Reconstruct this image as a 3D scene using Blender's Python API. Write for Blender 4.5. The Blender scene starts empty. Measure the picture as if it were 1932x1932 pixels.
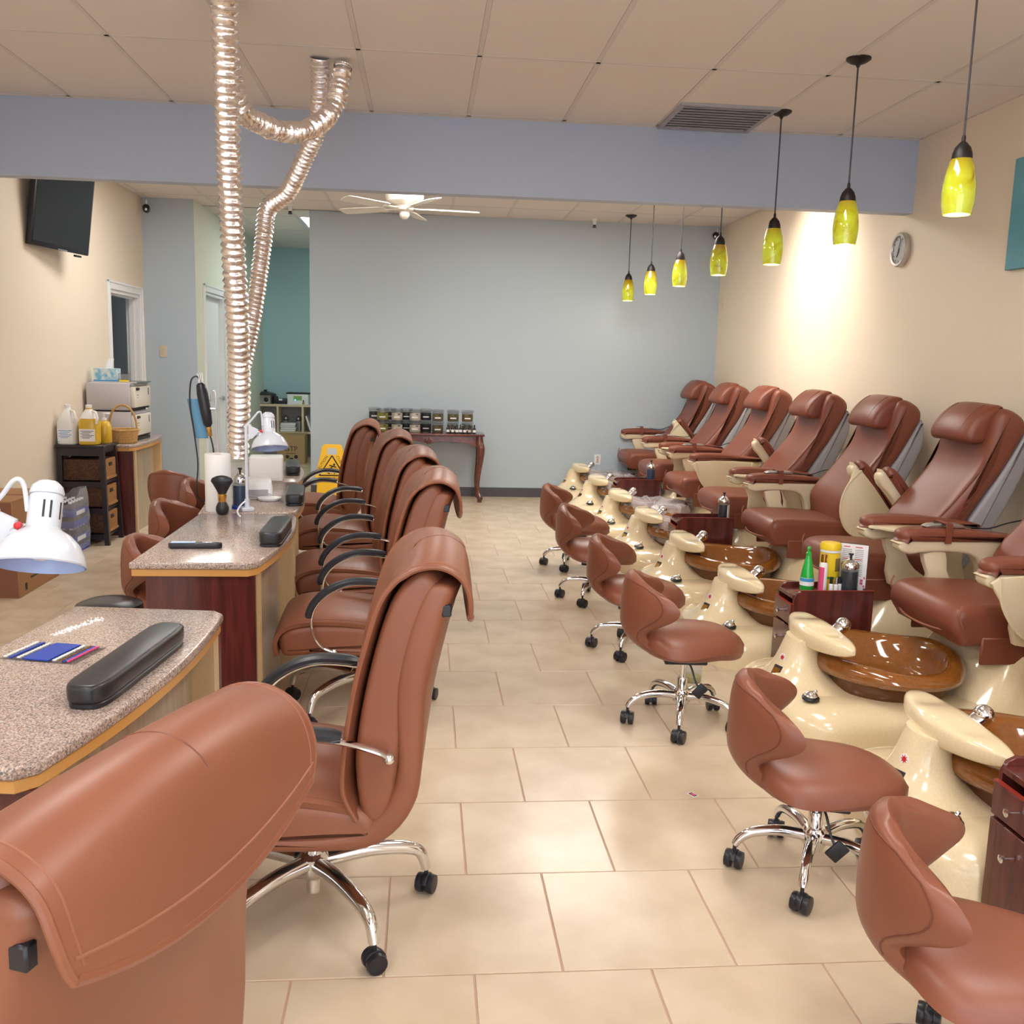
import bpy, bmesh, math, random
from mathutils import Matrix, Vector
random.seed(7)
PI = math.pi
C = bpy.context.scene.collection
S = bpy.context.scene

# ------------------------------------------------------------------ camera
cam_d = bpy.data.cameras.new('camera'); cam = bpy.data.objects.new('camera', cam_d); C.objects.link(cam)
cam_d.sensor_fit = 'HORIZONTAL'; cam_d.sensor_width = 36.0; cam_d.lens = 1811.14 / 1932 * 36.0
cam_d.clip_start = 0.05; cam_d.clip_end = 100
_r = Vector((0.9956382511875553, -0.08949499684866215, 0.026365096458083815))
_d = Vector((0.0119542810122139, -0.1578897757037531, -0.9873843800130216))
_f = Vector((0.0925287411438583, 0.9833928331380478, -0.15613125182056403))
mw = Matrix.Identity(4)
for i in range(3):
    mw[i][0] = _r[i]; mw[i][1] = -_d[i]; mw[i][2] = -_f[i]
mw[0][3], mw[1][3], mw[2][3] = 0.0, 0.0, 1.53
cam.matrix_world = mw
S.camera = cam

# ------------------------------------------------------------------ world, exposure
w = bpy.data.worlds.new('world'); S.world = w; w.use_nodes = True
bg = w.node_tree.nodes['Background']; bg.inputs[0].default_value = (0.78, 0.88, 1.0, 1); bg.inputs[1].default_value = 2.4
S.view_settings.view_transform = 'Standard'; S.view_settings.look = 'None'
S.view_settings.gamma = 1.0; S.view_settings.use_curve_mapping = False
S.view_settings.exposure = 0.50

def area(name, loc, rot, sx, sy, power, col, portal=False):
    l = bpy.data.lights.new(name, 'AREA'); l.shape = 'RECTANGLE'; l.size = sx; l.size_y = sy
    l.energy = power; l.color = col
    if portal: l.cycles.is_portal = True
    o = bpy.data.objects.new(name, l); o.location = loc; o.rotation_euler = rot; C.objects.link(o); return o
# daylight enters through the shop front behind the camera
area('shop_front_portal', (0.2, -2.44, 1.45), (PI/2, 0, PI), 5.6, 2.7, 1.0, (1, 1, 1), portal=True)

# ------------------------------------------------------------------ materials
def mat(name, col, rough=0.5, metal=0.0, spec=0.5, coat=0.0, bump=None, var=None, trans=0.0, emis=None, alpha=None, sheen=0):
    m = bpy.data.materials.new(name); m.use_nodes = True
    nt = m.node_tree; b = nt.nodes['Principled BSDF']
    b.inputs['Base Color'].default_value = (*col, 1); b.inputs['Roughness'].default_value = rough
    b.inputs['Metallic'].default_value = metal; b.inputs['Specular IOR Level'].default_value = spec
    b.inputs['Coat Weight'].default_value = coat; b.inputs['Coat Roughness'].default_value = 0.05
    b.inputs['Transmission Weight'].default_value = trans
    if alpha is not None: b.inputs['Alpha'].default_value = alpha
    if emis: b.inputs['Emission Color'].default_value = (*emis[0], 1); b.inputs['Emission Strength'].default_value = emis[1]
    tc = None
    if bump or var:
        tc = nt.nodes.new('ShaderNodeTexCoord')
    if bump:
        n = nt.nodes.new('ShaderNodeTexNoise'); n.inputs['Scale'].default_value = bump[0]; n.inputs['Detail'].default_value = 4
        bp = nt.nodes.new('ShaderNodeBump'); bp.inputs['Strength'].default_value = bump[1]; bp.inputs['Distance'].default_value = bump[2] if len(bump) > 2 else 0.002
        nt.links.new(tc.outputs['Object'], n.inputs['Vector']); nt.links.new(n.outputs[0], bp.inputs['Height']); nt.links.new(bp.outputs[0], b.inputs['Normal'])
    if var:   # (scale, colour2, detail)
        n = nt.nodes.new('ShaderNodeTexNoise'); n.inputs['Scale'].default_value = var[0]; n.inputs['Detail'].default_value = var[2] if len(var) > 2 else 3
        r = nt.nodes.new('ShaderNodeValToRGB'); r.color_ramp.elements[0].position = 0.35; r.color_ramp.elements[1].position = 0.65
        r.color_ramp.elements[0].color = (*col, 1); r.color_ramp.elements[1].color = (*var[1], 1)
        nt.links.new(tc.outputs['Object'], n.inputs['Vector']); nt.links.new(n.outputs[0], r.inputs[0]); nt.links.new(r.outputs[0], b.inputs['Base Color'])
    return m

def wood(name, c1, c2, rough=0.3, scale=(14, 14, 1.2), coat=0.2):
    m = mat(name, c1, rough, coat=coat); nt = m.node_tree; b = nt.nodes['Principled BSDF']
    tc = nt.nodes.new('ShaderNodeTexCoord'); mp = nt.nodes.new('ShaderNodeMapping'); mp.inputs['Scale'].default_value = scale
    n = nt.nodes.new('ShaderNodeTexNoise'); n.inputs['Scale'].default_value = 2.5; n.inputs['Detail'].default_value = 6; n.inputs['Distortion'].default_value = 0.6
    r = nt.nodes.new('ShaderNodeValToRGB'); r.color_ramp.elements[0].position = 0.35; r.color_ramp.elements[1].position = 0.68
    r.color_ramp.elements[0].color = (*c1, 1); r.color_ramp.elements[1].color = (*c2, 1)
    nt.links.new(tc.outputs['Object'], mp.inputs[0]); nt.links.new(mp.outputs[0], n.inputs['Vector']); nt.links.new(n.outputs[0], r.inputs[0]); nt.links.new(r.outputs[0], b.inputs['Base Color'])
    return m

def granite(name, cols, rough=0.17):
    m = mat(name, cols[0], rough, coat=0.1); nt = m.node_tree; b = nt.nodes['Principled BSDF']
    tc = nt.nodes.new('ShaderNodeTexCoord'); v = nt.nodes.new('ShaderNodeTexVoronoi'); v.inputs['Scale'].default_value = 310
    r = nt.nodes.new('ShaderNodeValToRGB'); r.color_ramp.interpolation = 'CONSTANT'
    while len(r.color_ramp.elements) < len(cols): r.color_ramp.elements.new(0.5)
    for i, c in enumerate(cols): r.color_ramp.elements[i].position = i / len(cols); r.color_ramp.elements[i].color = (*c, 1)
    sp = nt.nodes.new('ShaderNodeSeparateColor')
    nt.links.new(tc.outputs['Object'], v.inputs['Vector']); nt.links.new(v.outputs['Color'], sp.inputs[0]); nt.links.new(sp.outputs[0], r.inputs[0])
    nt.links.new(r.outputs[0], b.inputs['Base Color'])
    return m

def mix_translucent(name, col, rough, amount):
    m = mat(name, col, rough); nt = m.node_tree; b = nt.nodes['Principled BSDF']; out = nt.nodes['Material Output']
    t = nt.nodes.new('ShaderNodeBsdfTransparent'); mx = nt.nodes.new('ShaderNodeMixShader'); mx.inputs[0].default_value = amount
    nt.links.new(b.outputs[0], mx.inputs[1]); nt.links.new(t.outputs[0], mx.inputs[2]); nt.links.new(mx.outputs[0], out.inputs[0])
    return m

M = {}
M['leather'] = mat('leather_chair', (0.262, 0.090, 0.046), 0.40, bump=(420, 0.12, 0.001), var=(3.0, (0.228, 0.076, 0.039)))
M['leather_seam'] = mat('leather_seam', (0.16, 0.045, 0.024), 0.5)
M['leather_stool'] = mat('leather_stool', (0.250, 0.080, 0.044), 0.38, bump=(380, 0.10, 0.001), var=(4.0, (0.218, 0.069, 0.037)))
M['leather_spa'] = mat('leather_spa', (0.215, 0.060, 0.034), 0.40, bump=(320, 0.12, 0.001), var=(3.0, (0.205, 0.054, 0.028)))
M['stitch'] = mat('stitch', (0.31, 0.115, 0.062), 0.6)
M['cream'] = mat('cream_acrylic', (0.80, 0.655, 0.42), 0.16, coat=0.6, var=(160, (0.84, 0.70, 0.46), 1))
M['cream_arm'] = mat('cream_plastic', (0.77, 0.65, 0.45), 0.35)
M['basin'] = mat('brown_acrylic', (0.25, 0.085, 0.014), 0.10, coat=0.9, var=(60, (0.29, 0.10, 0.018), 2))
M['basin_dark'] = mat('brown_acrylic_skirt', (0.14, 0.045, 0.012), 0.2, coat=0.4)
M['shell'] = mat('grey_shell', (0.36, 0.35, 0.38), 0.45)
M['chrome'] = mat('chrome', (0.82, 0.82, 0.84), 0.09, metal=1.0)
M['steel'] = mat('brushed_steel', (0.62, 0.62, 0.64), 0.3, metal=1.0)
M['black'] = mat('black_plastic', (0.012, 0.012, 0.018), 0.35)
M['black_soft'] = mat('black_vinyl', (0.022, 0.022, 0.026), 0.32, bump=(300, 0.1, 0.001))
M['arm_black'] = mat('black_arm_pad', (0.02, 0.022, 0.03), 0.38)
M['white'] = mat('white_plastic', (0.85, 0.85, 0.86), 0.3)
M['white_enamel'] = mat('white_enamel', (0.62, 0.66, 0.74), 0.18, coat=0.4)
M['white_paint'] = mat('white_paint', (0.80, 0.80, 0.81), 0.45)
M['blue_inside'] = mat('pale_blue_enamel', (0.40, 0.50, 0.80), 0.25)
M['mahog'] = wood('mahogany_laminate', (0.060, 0.010, 0.010), (0.125, 0.024, 0.020), 0.28)
M['cherry'] = wood('cherry_laminate', (0.075, 0.014, 0.012), (0.13, 0.026, 0.020), 0.25)
M['maple'] = wood('maple', (0.58, 0.40, 0.20), (0.66, 0.47, 0.26), 0.35, (10, 10, 0.8))
M['greywood'] = wood('grey_maple_panel', (0.34, 0.27, 0.19), (0.46, 0.38, 0.28), 0.35, (16, 16, 0.7))
M['edge'] = mat('honey_edge_band', (0.60, 0.31, 0.09), 0.3)
M['granite'] = granite('granite_top', [(0.40, 0.29, 0.24), (0.48, 0.35, 0.29), (0.24, 0.19, 0.18), (0.52, 0.42, 0.36), (0.34, 0.26, 0.23), (0.43, 0.30, 0.24), (0.17, 0.15, 0.15), (0.56, 0.47, 0.42)])
M['tile'] = mat('floor_tile', (0.565, 0.445, 0.315), 0.25, var=(4.5, (0.67, 0.545, 0.405), 7))
M['grout'] = mat('grout', (0.50, 0.325, 0.255), 0.8)
M['ceil_tile'] = mat('ceiling_tile', (0.76, 0.70, 0.66), 0.9, bump=(140, 0.25, 0.002))
M['ceil_grid'] = mat('ceiling_grid', (0.66, 0.61, 0.58), 0.6)
M['wall_cream'] = mat('cream_wall_paint', (0.77, 0.665, 0.535), 0.6, bump=(90, 0.05, 0.001))
M['wall_blue'] = mat('blue_grey_wall_paint', (0.455, 0.530, 0.595), 0.6, bump=(90, 0.05, 0.001))
M['wall_beam'] = mat('blue_grey_beam_daylight_tint', (0.42, 0.475, 0.60), 0.5, bump=(90, 0.05, 0.001))  # same blue-grey as the back wall, daylight tint put into the colour
M['wall_teal'] = mat('teal_wall_paint', (0.39, 0.58, 0.61), 0.6)
M['wall_pale'] = mat('pale_hall_paint', (0.74, 0.75, 0.64), 0.6)
M['baseboard'] = mat('charcoal_vinyl_base', (0.075, 0.072, 0.085), 0.45)
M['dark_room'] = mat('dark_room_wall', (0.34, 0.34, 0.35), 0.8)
M['foil'] = mat('aluminium_foil_duct', (0.92, 0.88, 0.88), 0.20, metal=1.0, bump=(95, 0.5, 0.004))
M['bronze'] = mat('dark_bronze', (0.018, 0.013, 0.012), 0.45, metal=0.3)
M['cord'] = mat('grey_cord', (0.05, 0.045, 0.05), 0.5)
M['screen'] = mat('tv_screen', (0.012, 0.016, 0.018), 0.08)
M['red'] = mat('red_plastic', (0.6, 0.02, 0.03), 0.3)
M['gold'] = mat('gold_metal', (0.75, 0.42, 0.10), 0.2, metal=1.0)
M['yellow'] = mat('yellow_plastic', (0.85, 0.50, 0.012), 0.4)
M['yellow_tub'] = mat('yellow_tub', (0.85, 0.60, 0.02), 0.35)
M['green'] = mat('green_bottle', (0.015, 0.42, 0.05), 0.2, coat=0.4)
M['pink'] = mat('pink_print', (0.70, 0.08, 0.22), 0.4)
M['blue'] = mat('royal_blue', (0.01, 0.05, 0.40), 0.35)
M['blue_liquid'] = mat('blue_disinfectant', (0.004, 0.035, 0.13), 0.05, coat=0.6)
M['dark_liquid'] = mat('dark_blue_disinfectant', (0.006, 0.012, 0.03), 0.05, coat=0.6)
M['glass'] = mix_translucent('clear_glass', (0.10, 0.11, 0.115), 0.03, 0.72)
M['film'] = mix_translucent('crinkled_clear_film', (0.78, 0.76, 0.80), 0.12, 0.62)
M['bag'] = mix_translucent('grey_shrink_film', (0.66, 0.68, 0.73), 0.15, 0.72)
M['kraft'] = mat('kraft_cardboard', (0.42, 0.27, 0.13), 0.8)
M['kraft_red'] = mat('reddish_cardboard', (0.22, 0.085, 0.045), 0.7)
M['kraft_top'] = mat('cardboard_side', (0.36, 0.18, 0.075), 0.75)
M['ink'] = mat('black_ink', (0.02, 0.018, 0.018), 0.6)
M['paper'] = mat('paper', (0.83, 0.82, 0.83), 0.7)
M['label_blue'] = mat('label_blue', (0.05, 0.30, 0.62), 0.5)
M['ivory'] = mat('ivory_plate', (0.62, 0.52, 0.38), 0.4)
M['espresso'] = mat('espresso_wood', (0.020, 0.014, 0.018), 0.35)
M['wicker_dark'] = mat('dark_wicker', (0.13, 0.055, 0.025), 0.7, bump=(130, 1.0, 0.01), var=(70, (0.06, 0.022, 0.012), 2))
M['wicker'] = mat('tan_wicker', (0.42, 0.20, 0.06), 0.65, bump=(130, 1.0, 0.01), var=(70, (0.27, 0.12, 0.035), 2))
M['basket'] = mat('pale_wicker', (0.60, 0.36, 0.13), 0.6, bump=(150, 1.0, 0.008), var=(80, (0.48, 0.27, 0.09), 2))
M['jug_white'] = mat('milky_plastic', (0.82, 0.80, 0.77), 0.35)
M['jug_yellow'] = mat('yellow_soap', (0.62, 0.39, 0.03), 0.25)
M['oven'] = mat('warmer_grey', (0.52, 0.50, 0.52), 0.4)
M['oven_door'] = mat('warmer_door', (0.72, 0.68, 0.60), 0.35)
M['table_wood'] = wood('dark_cherry_wood', (0.085, 0.017, 0.012), (0.15, 0.035, 0.022), 0.18, (6, 6, 6), 0.6)
M['jar_cream'] = mat('cream_scrub', (0.82, 0.74, 0.62), 0.6)
M['jar_olive'] = mat('olive_scrub', (0.20, 0.14, 0.04), 0.6)
M['jar_green'] = mat('green_scrub', (0.36, 0.32, 0.03), 0.6)
M['jar_black'] = mat('dark_scrub', (0.02, 0.014, 0.014), 0.6)
M['art'] = mat('teal_canvas', (0.09, 0.30, 0.38), 0.6, var=(2.5, (0.13, 0.36, 0.44), 4))
M['alu'] = mat('clock_aluminium', (0.55, 0.52, 0.50), 0.35, metal=0.7)
M['clockface'] = mat('clock_face', (0.42, 0.43, 0.45), 0.4)
M['lcd'] = mat('green_lcd', (0.25, 0.45, 0.12), 0.4)
M['led'] = mat('blue_led', (0.05, 0.2, 0.9), 0.3, emis=((0.05, 0.35, 1.0), 3))
M['tubelight'] = mat('fluorescent_diffuser', (0.9, 0.9, 0.9), 0.6, emis=((1.0, 0.97, 0.92), 11.5))
M['tubelight_hall'] = mat('hall_fluorescent_diffuser', (0.9, 0.9, 0.9), 0.6, emis=((0.94, 1.0, 0.95), 11.0))
M['bulb'] = mat('lit_bulb', (1, 1, 1), 0.5, emis=((1.0, 0.94, 0.80), 14.0))
M['fan_white'] = mat('fan_white', (0.80, 0.76, 0.68), 0.35)
M['towel'] = mat('white_towel', (0.80, 0.80, 0.80), 0.9, bump=(200, 0.4, 0.003))
M['shelf_wood'] = mat('birch_shelf', (0.66, 0.55, 0.38), 0.5)
M['bowl'] = mat('steel_bowl', (0.30, 0.32, 0.34), 0.3, metal=0.8)

def shade_glass():
    m = bpy.data.materials.new('amber_green_art_glass'); m.use_nodes = True; nt = m.node_tree; b = nt.nodes['Principled BSDF']
    tc = nt.nodes.new('ShaderNodeTexCoord'); n = nt.nodes.new('ShaderNodeTexNoise'); n.inputs['Scale'].default_value = 9; n.inputs['Detail'].default_value = 2; n.inputs['Distortion'].default_value = 1.2
    r = nt.nodes.new('ShaderNodeValToRGB'); e = r.color_ramp.elements
    e[0].position = 0.24; e[0].color = (0.20, 0.10, 0.0, 1); e[1].position = 0.36; e[1].color = (0.43, 0.41, 0.004, 1)
    k = e.new(0.62); k.color = (0.48, 0.54, 0.03, 1)
    oi = nt.nodes.new('ShaderNodeObjectInfo'); ad = nt.nodes.new('ShaderNodeVectorMath'); ad.operation = 'ADD'
    nt.links.new(tc.outputs['Object'], ad.inputs[0]); nt.links.new(oi.outputs['Random'], ad.inputs[1])
    sx = nt.nodes.new('ShaderNodeSeparateXYZ'); mr = nt.nodes.new('ShaderNodeMapRange'); mr.inputs[1].default_value = 2.29; mr.inputs[2].default_value = 2.40
    mx = nt.nodes.new('ShaderNodeMix'); mx.data_type = 'RGBA'; mx.inputs[7].default_value = (0.24, 0.105, 0.0, 1)
    nt.links.new(tc.outputs['Object'], sx.inputs[0]); nt.links.new(sx.outputs[2], mr.inputs[0]); nt.links.new(mr.outputs[0], mx.inputs[0])
    nt.links.new(ad.outputs[0], n.inputs['Vector']); nt.links.new(n.outputs[0], r.inputs[0]); nt.links.new(r.outputs[0], mx.inputs[6])
    nt.links.new(mx.outputs[2], b.inputs['Base Color']); nt.links.new(mx.outputs[2], b.inputs['Emission Color'])
    b.inputs['Emission Strength'].default_value = 0.26; b.inputs['Roughness'].default_value = 0.08; b.inputs['Coat Weight'].default_value = 0.8
    return m
M['artglass'] = shade_glass()

# ------------------------------------------------------------------ mesh helpers: every shape is (verts, faces)
def join(*parts):
    V, F = [], []
    for v, f in parts:
        o = len(V); V += list(v); F += [tuple(i + o for i in q) for q in f]
    return V, F
def xf(vf, m):
    return [tuple(m @ Vector(v)) for v in vf[0]], vf[1]
def tr(vf, x=0, y=0, z=0): return [(a + x, b + y, c + z) for a, b, c in vf[0]], vf[1]
def warp(vf, fn): return [fn(*v) for v in vf[0]], vf[1]
def mirror_y(vf): return [(a, -b, c) for a, b, c in vf[0]], [tuple(reversed(f)) for f in vf[1]]
_bev = {}
def box(x0, x1, y0, y1, z0, z1, bev=0.0, seg=2):
    key = (round(x1 - x0, 5), round(y1 - y0, 5), round(z1 - z0, 5), bev, seg)
    if key not in _bev:
        bm = bmesh.new(); bmesh.ops.create_cube(bm, size=1)
        for v in bm.verts: v.co = Vector((v.co.x * (x1 - x0), v.co.y * (y1 - y0), v.co.z * (z1 - z0)))
        if bev > 0: bmesh.ops.bevel(bm, geom=bm.edges[:], offset=bev, segments=seg, profile=0.5, affect='EDGES', clamp_overlap=True)
        bm.verts.index_update()
        _bev[key] = ([tuple(v.co) for v in bm.verts], [tuple(v.index for v in f.verts) for f in bm.faces]); bm.free()
    return tr(_bev[key], (x0 + x1) / 2, (y0 + y1) / 2, (z0 + z1) / 2)
def rings(rs, cap0=True, cap1=True, closed=True):
    n = len(rs[0]); V = [tuple(p) for r in rs for p in r]; F = []
    m = n if closed else n - 1
    for k in range(len(rs) - 1):
        for i in range(m):
            j = (i + 1) % n
            F.append((k * n + i, k * n + j, (k + 1) * n + j, (k + 1) * n + i))
    if cap0: F.append(tuple(reversed(range(n))))
    if cap1: F.append(tuple((len(rs) - 1) * n + i for i in range(n)))
    return V, F
def lathe(prof, n=24, cap0=True, cap1=True):
    return rings([[(r * math.cos(2 * PI * i / n), r * math.sin(2 * PI * i / n), z) for i in range(n)] for r, z in prof], cap0, cap1)
def sphere(r, n=14, k=8, z=0):
    return lathe([(max(1e-4, r * math.sin(PI * i / k)), z - r * math.cos(PI * i / k)) for i in range(k + 1)], n)
def selip(cx, cy, a, b, z, p=2.0, n=32):
    out = []
    for i in range(n):
        t = 2 * PI * i / n; c, s = math.cos(t), math.sin(t)
        out.append((cx + a * math.copysign(abs(c) ** (2 / p), c), cy + b * math.copysign(abs(s) ** (2 / p), s), z))
    return out
def cr(pts, k=6, closed=False):
    P = [Vector(p) for p in pts]; out = []; n = len(P); N = n if closed else n - 1
    for i in range(N):
        if closed: p0, p1, p2, p3 = P[(i - 1) % n], P[i], P[(i + 1) % n], P[(i + 2) % n]
        else: p0, p1, p2, p3 = P[max(i - 1, 0)], P[i], P[i + 1], P[min(i + 2, n - 1)]
        for j in range(k):
            t = j / k
            out.append(0.5 * ((2 * p1) + (-p0 + p2) * t + (2 * p0 - 5 * p1 + 4 * p2 - p3) * t * t + (-p0 + 3 * p1 - 3 * p2 + p3) * t ** 3))
    if not closed: out.append(P[-1])
    return out
def tube(path, r, n=8, sx=1.0, up=None):
    P = [Vector(p) for p in path]; R = r if isinstance(r, (list, tuple)) else [r] * len(P)
    T = [(P[min(i + 1, len(P) - 1)] - P[max(i - 1, 0)]).normalized() for i in range(len(P))]
    u = Vector(up) if up else (Vector((0, 0, 1)) if abs(T[0].z) < 0.9 else Vector((1, 0, 0)))
    u = (u - T[0] * u.dot(T[0])).normalized(); rs = []
    for p, t, rr in zip(P, T, R):
        u = (u - t * u.dot(t)).normalized(); v = t.cross(u)
        rs.append([p + u * rr * math.cos(2 * PI * i / n) + v * rr * sx * math.sin(2 * PI * i / n) for i in range(n)])
    return rings(rs)
def prism(poly, z0, z1):            # poly in XY
    n = len(poly)
    return rings([[(x, y, z0) for x, y in poly], [(x, y, z1) for x, y in poly]])
def ccw(poly):
    a = sum(poly[i][0] * poly[(i + 1) % len(poly)][1] - poly[(i + 1) % len(poly)][0] * poly[i][1] for i in range(len(poly)))
    return list(poly) if a > 0 else list(reversed(poly))
def offset(poly, e):                # inward offset of a CCW polygon by vertex normals
    n = len(poly); out = []
    for i in range(n):
        a, b, c = Vector(poly[i - 1]), Vector(poly[i]), Vector(poly[(i + 1) % n])
        t1 = (b - a); t2 = (c - b)
        if t1.length < 1e-9 or t2.length < 1e-9: out.append(tuple(b)); continue
        t1.normalize(); t2.normalize()
        n1 = Vector((-t1.y, t1.x)); n2 = Vector((-t2.y, t2.x)); m = n1 + n2
        if m.length < 1e-6: out.append(tuple(b)); continue
        m.normalize(); k = 1 / max(0.5, m.dot(n1)); q = b + m * e * k; out.append((q.x, q.y))
    return out
def sm(poly, k=4): return [(p.x, p.y) for p in cr([(a, b, 0) for a, b in poly], k, True)]
def extr(poly, w, r, steps=4, mid=2):
    """profile in XZ extruded along Y from -w to w with rounded rims"""
    poly = ccw(poly); rs = []
    ys = []
    for i in range(steps + 1):
        a = PI / 2 * i / steps; ys.append((-w + r - r * math.cos(a), r - r * math.sin(a)))
    for i in range(1, mid + 1): ys.append((-(w - r) + 2 * (w - r) * i / (mid + 1), 0.0))
    ys += [(-y, e) for y, e in reversed(ys[:steps + 1])]
    for y, e in ys:
        q = offset(poly, e) if e > 1e-6 else poly
        rs.append([(x, y, z) for x, z in q])
    V, F = rings(rs)
    return V, [tuple(reversed(f)) for f in F]
def extr_z(poly, z0, z1, r, steps=3, bottom=True):
    """profile in XY extruded along Z with rounded rims"""
    poly = ccw(poly); st = []
    for i in range(steps + 1):
        a = PI / 2 * i / steps; st.append((r - r * math.cos(a), r - r * math.sin(a)))
    zs = ([(z0 + d, e) for d, e in st] if bottom else [(z0, 0)]) + [(z1 - d, e) for d, e in reversed(st)]
    rs = []
    for z, e in zs:
        q = offset(poly, e) if e > 1e-6 else poly
        rs.append([(x, y, z) for x, y in q])
    return rings(rs)
def padded(P, nu, nv, T, p=4.0):
    """cushion: mid surface P(s,t), s,t in [-1,1]; T thickness; superelliptic edge"""
    g = [[Vector(P(-1 + 2 * i / nu, -1 + 2 * j / nv)) for i in range(nu + 1)] for j in range(nv + 1)]
    def nrm(i, j):
        a = g[j][min(i + 1, nu)] - g[j][max(i - 1, 0)]; b = g[min(j + 1, nv)][i] - g[max(j - 1, 0)][i]
        n = a.cross(b); return n.normalized() if n.length > 1e-9 else Vector((0, 0, 1))
    V, F = [], []; N = (nu + 1) * (nv + 1)
    for sg in (1, -1):
        for j in range(nv + 1):
            for i in range(nu + 1):
                s = -1 + 2 * i / nu; t = -1 + 2 * j / nv
                h = T / 2 * max(0, 1 - abs(s) ** p) ** 0.5 * max(0, 1 - abs(t) ** p) ** 0.5
                V.append(tuple(g[j][i] + nrm(i, j) * h * sg))
    idx = lambda i, j, k: k * N + j * (nu + 1) + i
    for j in range(nv):
        for i in range(nu):
            F.append((idx(i, j, 0), idx(i + 1, j, 0), idx(i + 1, j + 1, 0), idx(i, j + 1, 0)))
            F.append((idx(i, j, 1), idx(i, j + 1, 1), idx(i + 1, j + 1, 1), idx(i + 1, j, 1)))
    bm = bmesh.new(); vs = [bm.verts.new(v) for v in V]
    for f in F:
        try: bm.faces.new([vs[i] for i in f])
        except ValueError: pass
    bmesh.ops.remove_doubles(bm, verts=bm.verts[:], dist=1e-6); bmesh.ops.recalc_face_normals(bm, faces=bm.faces[:]); bm.verts.index_update()
    out = ([tuple(v.co) for v in bm.verts], [tuple(v.index for v in f.verts) for f in bm.faces]); bm.free(); return out
def gridsurf(P, nu, nv, th):
    """sheet of thickness th over P(s,t), s,t in [0,1]"""
    g = [[Vector(P(i / nu, j / nv)) for i in range(nu + 1)] for j in range(nv + 1)]
    def nrm(i, j):
        a = g[j][min(i + 1, nu)] - g[j][max(i - 1, 0)]; b = g[min(j + 1, nv)][i] - g[max(j - 1, 0)][i]
        n = a.cross(b); return n.normalized() if n.length > 1e-9 else Vector((0, 0, 1))
    rs = []
    for j in range(nv + 1):
        top = [g[j][i] + nrm(i, j) * th / 2 for i in range(nu + 1)]; bot = [g[j][i] - nrm(i, j) * th / 2 for i in range(nu + 1)]
        rs.append([tuple(p) for p in top] + [tuple(p) for p in reversed(bot)])
    return rings(rs)

def mesh(vf, m, angle=40):
    me = bpy.data.meshes.new('mesh'); me.from_pydata(vf[0], [], vf[1])
    bm = bmesh.new(); bm.from_mesh(me); bmesh.ops.recalc_face_normals(bm, faces=bm.faces[:]); bm.to_mesh(me); bm.free()
    me.materials.append(M[m] if isinstance(m, str) else m)
    if angle:
        me.shade_smooth(); me.set_sharp_from_angle(angle=math.radians(angle))
    me.update(); return me
def ob(name, vf, m, parent=None, loc=None, rot=None, angle=40, label=None):
    me = vf if isinstance(vf, bpy.types.Mesh) else mesh(vf, m, angle)
    o = bpy.data.objects.new(name, me); C.objects.link(o)
    if parent is not None: o.parent = parent
    if loc: o.location = loc
    if rot: o.rotation_euler = rot
    if label: o['label'] = label
    return o
def tag(o, label, cat, group=None, kind=None):
    o['label'] = label; o['category'] = cat
    if group: o['group'] = group
    if kind: o['kind'] = kind
    return o
def thing(name, label, cat, loc=(0, 0, 0), rotz=0.0, group=None):
    o = bpy.data.objects.new(name, None); o.empty_display_size = 0.1; C.objects.link(o)
    o.location = loc; o.rotation_euler = (0, 0, rotz); return tag(o, label, cat, group)
def struct(name, vf, m, parent=None, angle=30):
    o = ob(name, vf, m, parent, angle=angle)
    if parent is None: o['kind'] = 'structure'
    return o
def dup(root, loc, rotz=0.0, label=None, skip=()):
    r = root.copy(); C.objects.link(r); r.location = loc; r.rotation_euler = (0, 0, rotz)
    if label: r['label'] = label
    def rec(src, dst):
        for ch in list(src.children):
            if ch.name.split('.')[0] in skip: continue
            c = ch.copy(); C.objects.link(c); c.parent = dst; rec(ch, c)
    rec(root, r); return r
def text_vf(s, size, depth=0.0006):
    """flat lettering as mesh in XY"""
    cu = bpy.data.curves.new('lettering', 'FONT'); cu.body = s; cu.size = size; cu.align_x = 'CENTER'; cu.align_y = 'CENTER'; cu.extrude = depth; cu.resolution_u = 2
    o = bpy.data.objects.new('lettering', cu); C.objects.link(o)
    dg = bpy.context.evaluated_depsgraph_get(); me = bpy.data.meshes.new_from_object(o.evaluated_get(dg))
    vf = ([tuple(v.co) for v in me.vertices], [tuple(p.vertices) for p in me.polygons])
    bpy.data.objects.remove(o); bpy.data.curves.remove(cu); bpy.data.meshes.remove(me); return vf
def face_my(vf, x=0, y=0, z=0):   # XY lettering turned to face -Y
    return [(a + x, -c + y, b + z) for a, b, c in vf[0]], vf[1]
def face_px(vf, x=0, y=0, z=0):   # XY lettering turned to face +X
    return [(c + x, a + y, b + z) for a, b, c in vf[0]], vf[1]
def face_mx(vf, x=0, y=0, z=0):   # XY lettering turned to face -X
    return [(-c + x, -a + y, b + z) for a, b, c in vf[0]], vf[1]

# ================================================================== THE SETTING
XL, XR, YB, YF, H = -2.86, 3.27, 10.73, -2.5, 3.05
YS, XH, XN, YH = 10.32, -2.35, -1.24, 14.5      # switch wall, hall wall, niche edge, hall end
T = 0.12
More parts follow.
